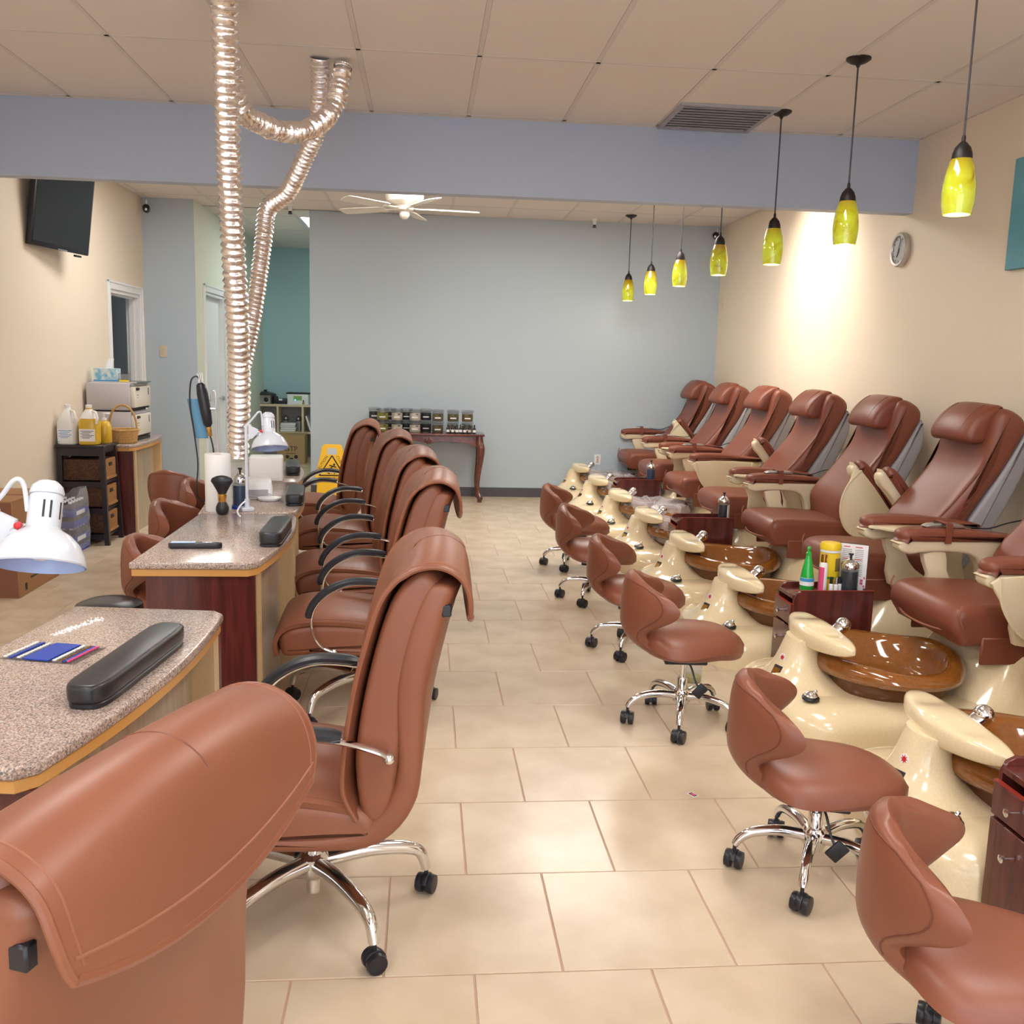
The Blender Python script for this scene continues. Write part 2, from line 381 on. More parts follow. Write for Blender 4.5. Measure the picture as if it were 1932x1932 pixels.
# ---- floor: grout bed with single tiles
fl = struct('floor', join(box(XL - 0.1, XR + 0.1, YF - 0.1, YB + 0.05, -0.08, -0.003), box(XL - 0.1, 0.2, YB + 0.05, YH + 0.1, -0.08, -0.003)), 'grout', angle=0)
TW, TD, TX0, TY0, GR = 0.45358, 0.47445, 0.1427, 2.678, 0.005
def seen(x, y):
    d = Vector((x, y, -1.53)); z = d.dot(_f)
    if z < 0.6: return False
    u, v = 966 + 1811 * d.dot(_r) / z, 966 + 1811 * d.dot(_d) / z
    return -150 < u < 2100 and 0 < v < 2080
tcache = {}
def tile_mesh(a, b):
    k = (round(a, 3), round(b, 3))
    if k not in tcache: tcache[k] = mesh(box(-a / 2, a / 2, -b / 2, b / 2, -0.010, 0.0, 0.0015, 1), 'tile', 0)
    return tcache[k]
tlist = []
k0 = int((YF - TY0) / TD) - 1
for k in range(k0, 26):
    ya, yb = TY0 + k * TD, TY0 + (k + 1) * TD
    off = 0.0 if k % 2 == 0 else 0.5
    for c in range(-8, 9):
        xa, xb = TX0 + (c + off) * TW, TX0 + (c + off + 1) * TW
        xm = (xa + xb) / 2; ylim = YH if xm < 0.1 else YB
        x0, x1, y0, y1 = max(xa, XL), min(xb, XR), max(ya, YF), min(yb, ylim)
        if x1 - x0 < 0.03 or y1 - y0 < 0.03: continue
        if ya > YB and x1 > 0.1: x1 = 0.1
        tlist.append((x0 + GR / 2, x1 - GR / 2, y0 + GR / 2, y1 - GR / 2))
rest = []
cand = sorted([t for t in tlist if seen((t[0] + t[1]) / 2, (t[2] + t[3]) / 2)], key=lambda t: (t[2] + t[3]))
single = set(cand[:290])
for t in tlist:
    if t in single:
        ob('tile', tile_mesh(t[1] - t[0], t[3] - t[2]), None, fl, ((t[0] + t[1]) / 2, (t[2] + t[3]) / 2, 0))
    else: rest.append(box(*t, -0.010, 0.0, 0.0015, 1))
o = ob('tile_field', join(*rest), 'tile', fl, angle=0); o['kind'] = 'stuff'

# ---- ceiling with lay-in tiles
ce = struct('ceiling', join(box(XL - 0.1, XR + 0.1, YF - 0.1, YB + 0.05, H + 0.03, H + 0.1), box(XL - 0.1, 0.2, YB + 0.05, YH + 0.1, H + 0.03, H + 0.1)), 'ceil_grid', angle=0)
gx = [2.70 - 0.61 * i for i in range(0, 10)]; gx = [XR] + [x for x in gx if x > XL + 0.02] + [XL]; gx.sort()
gy = [10.05 - 1.22 * i for i in range(0, 11)]; gy = sorted([YF] + [y for y in gy if y > YF + 0.02] + [YB])
gyh = [YB, 11.27, 12.49, 13.71, YH]; gxh = [XL, -2.67, -2.06, -1.45, -0.84, -0.23, 0.1]
lights_front = [(-1.57, 2.73), (0.87, 2.73), (-1.57, 0.29), (0.87, 0.29), (-1.57, -2.15), (0.87, -2.15)]
added_lights_back = [(-2.18, 7.61), (-0.35, 7.61), (0.87, 7.61), (1.48, 7.61)]  # unseen panels added behind the beam to brighten the back of the shop
vent_cell = None
def cell(x0, x1, y0, y1, z=H):
    return box(x0 + 0.011, x1 - 0.011, y0 + 0.011, y1 - 0.011, z, z + 0.02, 0.003, 1)
def is_light(x0, y0):
    for l in lights_front + added_lights_back:
        if abs(l[0] - x0) < 0.05 and abs(l[1] - y0) < 0.05: return True
    return False
troff = []
for i in range(len(gx) - 1):
    for j in range(len(gy) - 1):
        if is_light(gx[i], gy[j]): troff.append((gx[i], gx[i + 1], gy[j], gy[j + 1])); continue
        if 6.38 < gy[j + 1] < 7.61 and False: continue
        ob('ceiling_tile', cell(gx[i], gx[i + 1], gy[j], gy[j + 1]), 'ceil_tile', ce, angle=0)
for i in range(len(gxh) - 1):
    for j in range(len(gyh) - 1):
        if i == 3 and j == 1: continue
        ob('ceiling_tile', cell(gxh[i], gxh[i + 1], gyh[j], gyh[j + 1]), 'ceil_tile', ce, angle=0)
rails = [box(x - 0.012, x + 0.012, YF, YB, H - 0.002, H + 0.03) for x in gx] + [box(XL, XR, y - 0.012, y + 0.012, H - 0.002, H + 0.03) for y in gy]
rails += [box(x - 0.012, x + 0.012, YB, YH, H - 0.002, H + 0.03) for x in gxh] + [box(XL, 0.1, y - 0.012, y + 0.012, H - 0.002, H + 0.03) for y in gyh]
ob('grid_rails', join(*rails), 'ceil_grid', ce, angle=0)
for n, (x0, x1, y0, y1) in enumerate(troff):
    back = y0 > 6
    side = ('left' if x0 < 0 else 'right') if not back else ('first', 'second', 'third', 'fourth')[[-2.18, -0.35, 0.87, 1.48].index(min([-2.18, -0.35, 0.87, 1.48], key=lambda q: abs(q - x0)))] + ' from the left wall'
    row = 'behind the soffit beam' if back else ('nearest the soffit beam' if y0 > 2 else ('in the middle of the front ceiling' if y0 > 0 else 'by the shop front'))
    t = thing('ceiling_light', 'white fluorescent ceiling panel %s, %s one of its row' % (row, side) if not back else 'added unseen fill light panel behind the soffit beam, %s' % side, 'ceiling light', ((x0 + x1) / 2, (y0 + y1) / 2, H), 0, 'fluorescent ceiling panels')
    a, b = (x1 - x0) / 2 - 0.013, (y1 - y0) / 2 - 0.013
    ob('frame', join(box(-a, a, -b, -b + 0.03, 0.0, 0.025), box(-a, a, b - 0.03, b, 0.0, 0.025), box(-a, -a + 0.03, -b + 0.03, b - 0.03, 0.0, 0.025), box(a - 0.03, a, -b + 0.03, b - 0.03, 0.0, 0.025)), 'white_paint', t)
    ob('diffuser', box(-a + 0.03, a - 0.03, -b + 0.03, b - 0.03, 0.004, 0.012), 'tubelight', t)
t = thing('ceiling_light', 'white fluorescent panel in the hallway ceiling', 'ceiling light', (-1.145, 11.88, H))
ob('frame', join(box(-0.29, 0.29, -0.59, -0.56, 0, 0.025), box(-0.29, 0.29, 0.56, 0.59, 0, 0.025), box(-0.29, -0.26, -0.56, 0.56, 0, 0.025), box(0.26, 0.29, -0.56, 0.56, 0, 0.025)), 'white_paint', t)
ob('diffuser', box(-0.26, 0.26, -0.56, 0.56, 0.002, 0.012), 'tubelight_hall', t)
# return-air grille beside the beam
t = thing('ceiling_vent', 'grey louvred air grille in the front ceiling against the beam', 'vent', (1.78, 6.12, H - 0.012))
ob('frame', join(box(-0.30, 0.30, -0.30, -0.27, -0.004, 0.012), box(-0.30, 0.30, 0.27, 0.30, -0.004, 0.012), box(-0.30, -0.27, -0.27, 0.27, -0.004, 0.012), box(0.27, 0.30, -0.27, 0.27, -0.004, 0.012)), 'shell', t)
for i in range(9):
    ob('slat', xf(box(-0.268, 0.268, -0.022, 0.022, -0.002, 0.002), Matrix.Translation((0, -0.24 + 0.06 * i, 0.004)) @ Matrix.Rotation(0.5, 4, 'X')), 'shell', t, angle=0)

# ---- walls
struct('wall_right', box(XR, XR + T, YF, YB + T, 0, H), 'wall_cream', angle=0)
struct('wall_left', join(box(XL - T, XL, YF, 9.215, 0, H), box(XL - T, XL, 9.215, 10.135, 2.075, H), box(XL - T, XL, 10.135, YS, 0, H)), 'wall_cream', angle=0)
struct('wall_back', box(XN, XR, YB, YB + T, 0, H), 'wall_blue', angle=0)
struct('wall_back_left', box(XL - T, XH, YS, YS + 0.02, 0, H), 'wall_blue', angle=0)
struct('wall_hall_left', join(box(XH - T, XH, YS + 0.02, 10.74, 0, H), box(XH - T, XH, 10.74, 11.75, 2.17, H), box(XH - T, XH, 11.75, YH, 0, H)), 'wall_pale', angle=0)
struct('wall_hall_back', box(XH - T, 0.2, YH, YH + T, 0, H), 'wall_teal', angle=0)
struct('wall_hall_right', box(0.0, 0.1, YB + T, YH, 0, H), 'wall_teal', angle=0)
struct('wall_front', join(box(XL - T, -2.65, YF - T, YF, 0, H), box(3.05, XR + T, YF - T, YF, 0, H), box(-2.65, 3.05, YF - T, YF, 2.85, H), box(-2.65, 3.05, YF - T, YF, 0, 0.08)), 'wall_cream', angle=0)
struct('beam_soffit', box(XL, XR - 0.0, 6.45, 6.56, 2.58, H + 0.02), 'wall_beam', angle=0)
wn = struct('window_1', join(*[box(x - 0.03, x + 0.03, YF - 0.09, YF - 0.03, 0.08, 2.85) for x in (-2.62, -1.2, 0.2, 1.6, 3.02)], box(-2.65, 3.05, YF - 0.09, YF - 0.03, 2.2, 2.26)), 'steel', angle=0)
# baseboards
struct('baseboard_back', box(XN, XR, YB - 0.008, YB, 0, 0.105), 'baseboard', angle=0)
struct('baseboard_right', box(XR - 0.008, XR, YF, YB - 0.01, 0, 0.105), 'baseboard', angle=0)
struct('baseboard_left', box(XL, XL + 0.008, YF, 9.13, 0, 0.105), 'baseboard', angle=0)
struct('baseboard_back_left', box(XL + 0.01, XH, YS - 0.008, YS, 0, 0.105), 'baseboard', angle=0)
struct('baseboard_hall', box(XH, 0.0, YH - 0.008, YH, 0, 0.105), 'baseboard', angle=0)
# left doorway: casing, jamb, dim room behind
def casing(a0, a1, zt, wd=0.075, th=0.018):
    return join(box(0, th, a0 - wd, a0, 0, zt + wd, 0.004, 1), box(0, th, a1, a1 + wd, 0, zt + wd, 0.004, 1), box(0, th, a0, a1, zt, zt + wd, 0.004, 1),
                box(0.01, th + 0.008, a0 - wd, a0 - wd + 0.02, 0, zt + wd + 0.004, 0.003, 1), box(0.01, th + 0.008, a1 + wd - 0.02, a1 + wd, 0, zt + wd + 0.004, 0.003, 1), box(0.01, th + 0.008, a0 - wd, a1 + wd, zt + wd - 0.018, zt + wd + 0.004, 0.003, 1))
d1 = struct('door_1', tr(casing(9.215, 10.135, 2.075), XL), 'white_paint')
ob('door_jamb', join(box(XL - T, XL, 10.105, 10.135, 0, 2.075), box(XL - T, XL, 9.215, 9.245, 0, 2.075), box(XL - T, XL, 9.245, 10.105, 2.045, 2.075), box(XL - 0.09, XL - 0.045, 10.09, 10.105, 0, 2.045), box(XL - 0.09, XL - 0.045, 9.245, 10.105, 2.03, 2.045)), 'white_paint', d1, angle=0)
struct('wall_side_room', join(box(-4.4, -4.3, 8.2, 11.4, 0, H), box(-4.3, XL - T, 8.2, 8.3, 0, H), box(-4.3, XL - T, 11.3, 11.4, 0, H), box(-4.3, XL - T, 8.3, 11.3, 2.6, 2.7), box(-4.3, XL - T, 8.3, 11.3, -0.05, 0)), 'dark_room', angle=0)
d2 = struct('door_2', tr(casing(10.74, 11.75, 2.17), XH), 'white_paint')
ob('door_jamb', join(box(XH - T, XH, 11.72, 11.75, 0, 2.17), box(XH - T, XH, 10.74, 10.77, 0, 2.17), box(XH - T, XH, 10.77, 11.72, 2.14, 2.17)), 'white_paint', d2, angle=0)
ob('door_leaf', box(XH - 0.10, XH - 0.06, 10.77, 11.72, 0.01, 2.14, 0.003, 1), 'white_paint', d2)
ob('door_knob', tr(xf(lathe([(0.012, 0), (0.012, 0.03), (0.028, 0.04), (0.03, 0.055), (0.015, 0.07)], 12), Matrix.Rotation(PI / 2, 4, 'Y')), XH - 0.06, 11.65, 1.0), 'steel', d2)
# ---- things fixed to the walls and ceiling
o = tag(ob('light_switch', join(box(-2.72, -2.65, YS - 0.008, YS, 1.465, 1.585, 0.003, 1), box(-2.693, -2.677, YS - 0.013, YS - 0.006, 1.50, 1.55, 0.002, 1)), 'ivory'), 'ivory switch plate on the narrow blue-grey wall', 'switch')
t = thing('wall_outlet', 'white power outlet on the back wall behind the far foot basin', 'outlet', (1.967, YB, 0.442))
ob('plate', box(-0.036, 0.036, -0.007, 0, -0.058, 0.058, 0.003, 1), 'white', t)
ob('socket', join(box(-0.016, 0.016, -0.010, -0.006, 0.010, 0.040, 0.002, 1), box(-0.016, 0.016, -0.010, -0.006, -0.040, -0.010, 0.002, 1)), 'ivory', t)
ob('reset_button', box(-0.008, 0.008, -0.013, -0.009, -0.006, 0.006, 0.001, 1), 'red', t)
tag(ob('light_switch', box(XR - 0.008, XR, 10.57, 10.65, 2.15, 2.30, 0.003, 1), 'wall_cream'), 'small cream cover plate high on the right wall by the back corner', 'cover plate')
t = thing('door_sign', 'small dark plaque with white lettering beside the hallway door', 'sign', (XH, 11.93, 1.54))
ob('plate', box(0, 0.006, -0.035, 0.035, -0.115, 0.115, 0.002, 1), 'shell', t)
ob('print', join(*[box(0.006, 0.007, -0.014, 0.014, -0.075 + 0.022 * i, -0.061 + 0.022 * i) for i in range(7)]), 'paper', t, angle=0)
def camera_thing(label, loc, rz, big=1.0):
    t = thing('security_camera', label, 'camera', loc, rz)
    ob('bracket', tube(cr([(0, 0, 0.09), (0, -0.02, 0.06), (0, -0.05, 0.02)], 4), 0.008, 8), 'white', t)
    ob('housing', xf(lathe([(0.026, -0.03), (0.036, -0.02), (0.036, 0.03), (0.030, 0.045)], 16), Matrix.Translation((0, -0.055, 0)) @ Matrix.Rotation(PI / 2 - 0.25, 4, 'X')), 'black', t)
    ob('lens', xf(sphere(0.016, 12, 6), Matrix.Translation((0, -0.10, -0.01))), 'chrome', t)
    return t
camera_thing('black dome camera under the ceiling in the left corner', (-2.80, 10.30, 2.93), 0.2)
camera_thing('black security camera on a white bracket in the right back corner', (3.19, 10.66, 2.93), -0.5)
def sprinkler(label, loc):
    t = thing('sprinkler_head', label, 'sprinkler', loc)
    ob('escutcheon', tr(lathe([(0.035, 0), (0.03, -0.012), (0.02, -0.018), (0.018, -0.06)], 14), z=0), 'white', t)
    ob('deflector', join(tr(lathe([(0.012, 0), (0.012, -0.02)], 10), z=-0.06), tr(lathe([(0.022, 0), (0.022, -0.006)], 12), z=-0.085), box(-0.016, -0.012, -0.003, 0.003, -0.09, -0.06), box(0.012, 0.016, -0.003, 0.003, -0.09, -0.06)), 'black', t)
sprinkler('small sprinkler head hanging from the ceiling right of the fan', (1.80, 10.55, H))
sprinkler('small sprinkler head hanging from the ceiling at the hallway mouth', (-1.40, 10.44, H))
# wall clock
t = thing('wall_clock', 'round silver wall clock on the cream right wall', 'clock', (XR, 6.54, 2.35))
rot = Matrix.Rotation(-PI / 2, 4, 'Y')
ob('rim', xf(lathe([(0.112, 0), (0.116, 0.01), (0.116, 0.034), (0.108, 0.042), (0.094, 0.040), (0.090, 0.030)], 32, True, False), rot), 'alu', t)
ob('face', xf(lathe([(0.092, 0.020), (0.092, 0.028)], 32), rot), 'clockface', t)
ob('hand', xf(box(-0.004, 0.004, -0.01, 0.055, 0.031, 0.033), rot @ Matrix.Rotation(1.1, 4, 'Z')), 'ink', t, angle=0)
ob('hand', xf(box(-0.003, 0.003, -0.01, 0.075, 0.033, 0.035), rot @ Matrix.Rotation(-1.9, 4, 'Z')), 'ink', t, angle=0)
mk = [xf(box(-0.002, 0.002, 0.074, 0.086, 0.028, 0.030), rot @ Matrix.Rotation(PI / 6 * i, 4, 'Z')) for i in range(12)]
ob('hour_mark', join(*mk), 'ink', t, angle=0)
# canvas picture
tag(ob('wall_picture', box(XR - 0.035, XR, 4.30, 5.27, 2.10, 2.70, 0.004, 1), 'art'), 'teal blue canvas on the right wall at the picture edge', 'picture')
# television
t = thing('television', 'black flat television tilted down on the left wall', 'television', (-2.70, 7.76, 2.545))
mt = Matrix.Rotation(-0.19, 4, 'Z') @ Matrix.Rotation(0.14, 4, 'Y')
ob('body', xf(box(-0.045, 0.0, -0.41, 0.37, -0.29, 0.30, 0.008, 2), mt), 'black', t)
ob('screen', xf(box(-0.001, 0.002, -0.39, 0.35, -0.255, 0.28), mt), 'screen', t, angle=0)
ob('logo', join(*[xf(box(0.0, 0.0015, -0.06 + 0.018 * i, -0.048 + 0.018 * i, -0.289, -0.279), mt) for i in range(7)]), 'steel', t, angle=0)
ob('sensor', xf(box(-0.03, -0.005, 0.20, 0.28, -0.315, -0.298, 0.004, 1), mt), 'black', t)
ob('wall_mount', join(box(-0.16, -0.03, -0.12, 0.12, -0.08, 0.10, 0.005, 1), box(-0.16, -0.145, -0.2, 0.2, -0.14, 0.14)), 'black', t)
# ceiling fan
t = thing('ceiling_fan', 'white five-blade ceiling fan with round lamp', 'ceiling fan', (-0.19, 8.75, H))
ob('motor_housing', tr(lathe([(0.13, 0.0), (0.13, -0.05), (0.160, -0.075), (0.168, -0.14), (0.155, -0.18), (0.10, -0.205), (0.075, -0.215), (0.075, -0.25), (0.05, -0.262)], 28)), 'fan_white', t)
ob('lamp_globe', tr(sphere(0.045, 18, 10), z=-0.285), 'fan_white', t)
for i in range(5):
    a = 2 * PI * i / 5 + 0.10
    mb = Matrix.Rotation(a, 4, 'Z') @ Matrix.Translation((0, 0, -0.235)) @ Matrix.Rotation(0.20, 4, 'X')
    bl = ob('blade', xf(extr_z(sm([(0.20, -0.05), (0.35, -0.062), (0.60, -0.068), (0.655, -0.045), (0.655, 0.045), (0.60, 0.068), (0.35, 0.062), (0.20, 0.05)], 3), -0.004, 0.004, 0.002, 1), mb), 'fan_white', t)
    ob('blade_iron', xf(tube([(0.06, 0, 0.0), (0.13, 0.0, -0.004), (0.21, 0, -0.004), (0.25, 0, -0.003)], 0.008, 8, 2.2), mb), 'fan_white', bl)
# recessed wall-washer spot by the right wall behind the beam
t = thing('recessed_spot', 'white recessed spotlight in the ceiling by the right wall', 'ceiling light', (2.42, 7.95, H))
ob('trim_ring', lathe([(0.075, 0.0), (0.085, -0.006), (0.085, -0.001)], 20), 'white_paint', t)
ob('lamp_face', tr(lathe([(0.07, 0.0), (0.07, -0.003)], 20)), 'bulb', t)
l = bpy.data.lights.new('spot_lamp', 'SPOT'); l.energy = 120; l.color = (1.0, 0.90, 0.74); l.spot_size = 1.75; l.spot_blend = 1.0; l.shadow_soft_size = 0.06
lo = bpy.data.objects.new('spot_lamp', l); lo.location = (2.42, 7.95, 3.03); lo.rotation_euler = (0, -0.86, 0); C.objects.link(lo)
# ---- pendants
def pendant(dz):
    t = thing('pendant_lamp', 'x', 'pendant lamp', (0, 0, 0), 0, 'art glass pendant lamps in a row')
    ob('canopy', tr(lathe([(0.060, 0.0), (0.060, -0.008), (0.040, -0.022), (0.012, -0.032), (0.006, -0.045)], 20), z=H), 'bronze', t)
    ob('cord', tube([(0, 0, H - 0.03), (0, 0, 2.48 + dz)], 0.0045, 8), 'cord', t)
    ob('cap', tr(lathe([(0.005, 0.086), (0.008, 0.078), (0.008, 0.062), (0.015, 0.056), (0.030, 0.038), (0.038, 0.014), (0.040, -0.006), (0.034, -0.006)], 20), z=2.40 + dz), 'bronze', t)
    ob('shade', tr(lathe([(0.036, 0.222), (0.044, 0.205), (0.055, 0.165), (0.062, 0.115), (0.064, 0.08), (0.061, 0.04), (0.054, 0.0), (0.050, 0.0), (0.057, 0.04), (0.060, 0.08), (0.058, 0.115), (0.051, 0.165), (0.040, 0.205)], 24, False, False), z=2.18 + dz), 'artglass', t)
    ob('bulb', tr(lathe([(0.012, 0.14), (0.02, 0.10), (0.044, 0.04), (0.046, 0.012), (0.03, 0.006)], 16), z=2.18 + dz), 'bulb', t)
    return t
pn, pp = pendant(-0.027), pendant(0.0)
plab = ['art glass pendant nearest the camera, largest of the seven', 'art glass pendant second from the camera, before the blue beam', 'art glass pendant third from the camera, before the bright wall patch',
        'art glass pendant hanging in front of the far right corner', 'art glass pendant third from the far end of the row', 'amber tinted art glass pendant second from the far end', 'art glass pendant at the far end, smallest of the seven']
for i, y in enumerate((3.82, 4.87, 5.91, 7.01, 8.10, 9.16, 10.18)):
    o = pn if i == 0 else (pp if i == 3 else dup(pn if i < 3 else pp, (2.12, y, 0)))
    o.location = (2.12, y, 0); o['label'] = plab[i]
    o.rotation_euler = (0, 0, i * 1.3)
    l = bpy.data.lights.new('pendant_bulb', 'POINT'); l.energy = 1.5; l.color = (1.0, 0.88, 0.62); l.shadow_soft_size = 0.03
    lo = bpy.data.objects.new('pendant_bulb', l); lo.location = (2.12, y, 2.16); C.objects.link(lo)

# ================================================================== SEATING
def caster(parent_name='caster'):
    """black twin-wheel caster, wheel centre at origin height 0.028"""
    w = []
    for sy in (-0.016, 0.016):
        w.append(tr(xf(lathe([(0.012, -0.011), (0.026, -0.010), (0.028, 0.0), (0.026, 0.010), (0.012, 0.011)], 16), Matrix.Rotation(PI / 2, 4, 'X')), y=sy, z=0.028))
    hood = [(0.031 * math.cos(a), 0.028 + 0.031 * math.sin(a)) for a in [PI * i / 8 - 0.25 for i in range(9)]] + [(-0.010, 0.024), (0.010, 0.018)]
    h = extr(hood, 0.010, 0.003, 2, 0)
    st = tr(lathe([(0.006, 0.0), (0.006, 0.04)], 8), x=0.0, z=0.045)
    return join(*w, h, st)
def star_base(t, r, zt, n=5, a0=0.0, tube_r=0.015, hub_r=0.036):
    cm = mesh(tr(caster(), x=0.0), 'black')
    path = cr([(hub_r * 0.8, 0, zt), (r * 0.45, 0, zt + 0.008), (r * 0.78, 0, zt - 0.004), (r * 0.94, 0, zt - 0.028), (r, 0, 0.075)], 5)
    lm = mesh(tube(path, [tube_r * (1.25 - 0.45 * i / (len(path) - 1)) for i in range(len(path))], 10), 'chrome')
    for i in range(n):
        a = a0 + 2 * PI * i / n
        lg = ob('leg', lm, None, t, rot=(0, 0, a))
        ob('caster', cm, None, lg, (r, 0, 0), (0, 0, 0.9 + i * 1.7))
    ob('hub', lathe([(hub_r * 0.7, zt - 0.045), (hub_r, zt - 0.025), (hub_r * 1.05, zt + 0.018), (hub_r * 0.8, zt + 0.030)], 18), 'chrome', t)

# ---- saddle stool, faces +X
def make_stool(h):
    t = thing('saddle_stool', 'x', 'stool', (0, 0, 0), 0, 'brown leather saddle stools with chrome five-star bases')
    star_base(t, 0.235, 0.125, 5, 0.75)
    ob('gas_column', join(lathe([(0.022, 0.12), (0.022, 0.20), (0.019, 0.205)], 16), lathe([(0.013, 0.20), (0.013, h - 0.135)], 12)), 'chrome', t)
    ob('lever', join(tube(cr([(0.0, -0.02, h - 0.15), (0.02, -0.07, h - 0.17), (0.035, -0.10, h - 0.22), (0.05, -0.11, h - 0.25)], 5), 0.004, 6), xf(box(-0.022, 0.022, -0.006, 0.006, -0.03, 0.03, 0.005, 2), Matrix.Translation((0.055, -0.113, h - 0.262)) @ Matrix.Rotation(0.7, 4, 'Y'))), 'black', t)
    ob('seat_plate', box(-0.09, 0.09, -0.07, 0.07, h - 0.165, h - 0.145, 0.004, 1), 'black', t)
    # saddle: wide rear, narrow drooping nose; cross sections along x
    rs = []
    N = 22
    for i in range(N + 1):
        u = i / N; x = -0.20 + 0.455 * u
        e = math.sqrt(max(0.0, 1 - abs(2 * u - 1) ** 5.0))
        wv = 0.205 * (1 - 0.55 * max(0, (u - 0.35) / 0.65) ** 1.3) * (0.80 + 0.20 * min(1, u / 0.25))
        top = h + 0.004 - 0.055 * max(0, (u - 0.55) / 0.45) ** 2 + 0.012 * max(0, (0.2 - u) / 0.2)
        bot = h - 0.155 + 0.03 * abs(2 * u - 1) ** 2 - 0.035 * max(0, (u - 0.75) / 0.25)
        zc = (top + bot) / 2; hh = (top - bot) / 2
        ring = []
        for k in range(24):
            a = 2 * PI * k / 24; c, s = math.cos(a), math.sin(a)
            y = wv * e * math.copysign(abs(c) ** 0.75, c); z = zc + hh * (0.35 + 0.65 * e) * math.copysign(abs(s) ** 0.75, s)
            if s > 0: z -= 0.030 * (abs(y) / 0.2) ** 2
            if s < 0: y *= 0.86
            ring.append((x, y, z))
        rs.append(ring)
    ob('seat', rings(rs), 'leather_stool', t)
    WV = [p.x for p in cr([(a, 0, 0) for a in (0.140, 0.128, 0.118, 0.128, 0.165, 0.205, 0.224, 0.216, 0.178, 0.095)], 5)]
    def back(s, tt):
        v = (tt + 1) / 2; z = (h - 0.13) + 0.355 * v
        q = v * (len(WV) - 1); i = min(int(q), len(WV) - 2); wv = WV[i] + (WV[i + 1] - WV[i]) * (q - i)
        y = s * wv
        xr = -0.255 - 0.012 * math.sin(v * PI) + 0.150 * max(0, (0.40 - v) / 0.40) ** 2.0 + 0.02 * max(0, v - 0.8)
        x = xr + 3.6 * y * y + 0.02
        z -= 0.030 * abs(s) ** 2 * v
        return (x, y, z)
    ob('backrest', padded(back, 22, 34, 0.064, 7), 'leather_stool', t)
    def outer(s, tt, ex=0.0):
        p = Vector(back(s, tt)); a = Vector(back(min(1, s + 0.03), tt)) - Vector(back(max(-1, s - 0.03), tt)); b = Vector(back(s, min(1, tt + 0.03))) - Vector(back(s, max(-1, tt - 0.03)))
        n = a.cross(b).normalized()
        if n.x > 0: n = -n
        return tuple(p + n * (0.032 * max(0, 1 - abs(s) ** 7) ** 0.5 * max(0, 1 - abs(tt) ** 7) ** 0.5 + ex))
    lp_ = [(-0.84, -0.45 + 1.15 * i / 16) for i in range(17)] + [(-0.84 + 0.12 * i / 3, 0.70 + 0.12 * i / 3) for i in range(1, 4)] + [(-0.72 + 1.44 * i / 16, 0.82) for i in range(1, 16)]
    lp_ += [(0.72 + 0.12 * i / 3, 0.82 - 0.12 * i / 3) for i in range(4)] + [(0.84, 0.70 - 1.15 * i / 16) for i in range(1, 17)]
    ob('piping', tube([outer(a, b) for a, b in lp_], 0.0022, 5), 'leather_seam', t)
    return t
st0 = make_stool(0.400)
sth = make_stool(0.445); stl = make_stool(0.478)
stools = [  # x, y, rotz, label
    (1.20, 2.64, -0.32, 'brown saddle stool second from the camera on the aisle, before the second basin'),
    (1.12, 3.88, -0.10, 'brown saddle stool in full view in the aisle, third from the camera'),
    (1.15, 4.93, -0.35, 'brown saddle stool fourth from the camera along the basins'),
    (1.13, 6.03, -0.35, 'brown saddle stool fifth from the camera along the basins'),
    (1.15, 7.05, -0.30, 'brown saddle stool farthest along the row of basins'),
    (1.19, 1.72, -0.50, 'brown saddle stool cut off by the lower right picture corner'),
    (-1.09, 4.43, -0.15, 'brown saddle stool behind the second manicure table, nearest of those at left'),
    (-1.27, 5.52, -0.20, 'brown saddle stool second on the left of the manicure tables'),
    (-1.33, 6.45, -0.25, 'brown saddle stool third on the left of the manicure tables'),
    (-1.74, 7.15, 1.25, 'brown saddle stool turned with its wide back to the camera at left'),
]
for i, (x, y, a, lb) in enumerate(stools):
    o = st0 if i == 0 else (sth if i == 1 else (stl if i == 6 else dup(stl if i > 6 else st0, (x, y, 0), a)))
    o.location = (x, y, 0); o.rotation_euler = (0, 0, a); o['label'] = lb
# plain black round stool
t = thing('round_stool', 'low round black padded stool behind the nearest manicure table', 'stool', (-1.305, 4.05, 0))
star_base(t, 0.16, 0.10, 5, 0.3, 0.012, 0.03)
ob('gas_column', lathe([(0.02, 0.1), (0.02, 0.38), (0.014, 0.385), (0.014, 0.43)], 14), 'chrome', t)
ob('seat', tr(lathe([(0.08, 0.0), (0.125, 0.004), (0.138, 0.022), (0.132, 0.052), (0.10, 0.066), (0.05, 0.070)], 32), z=0.425), 'black_soft', t)

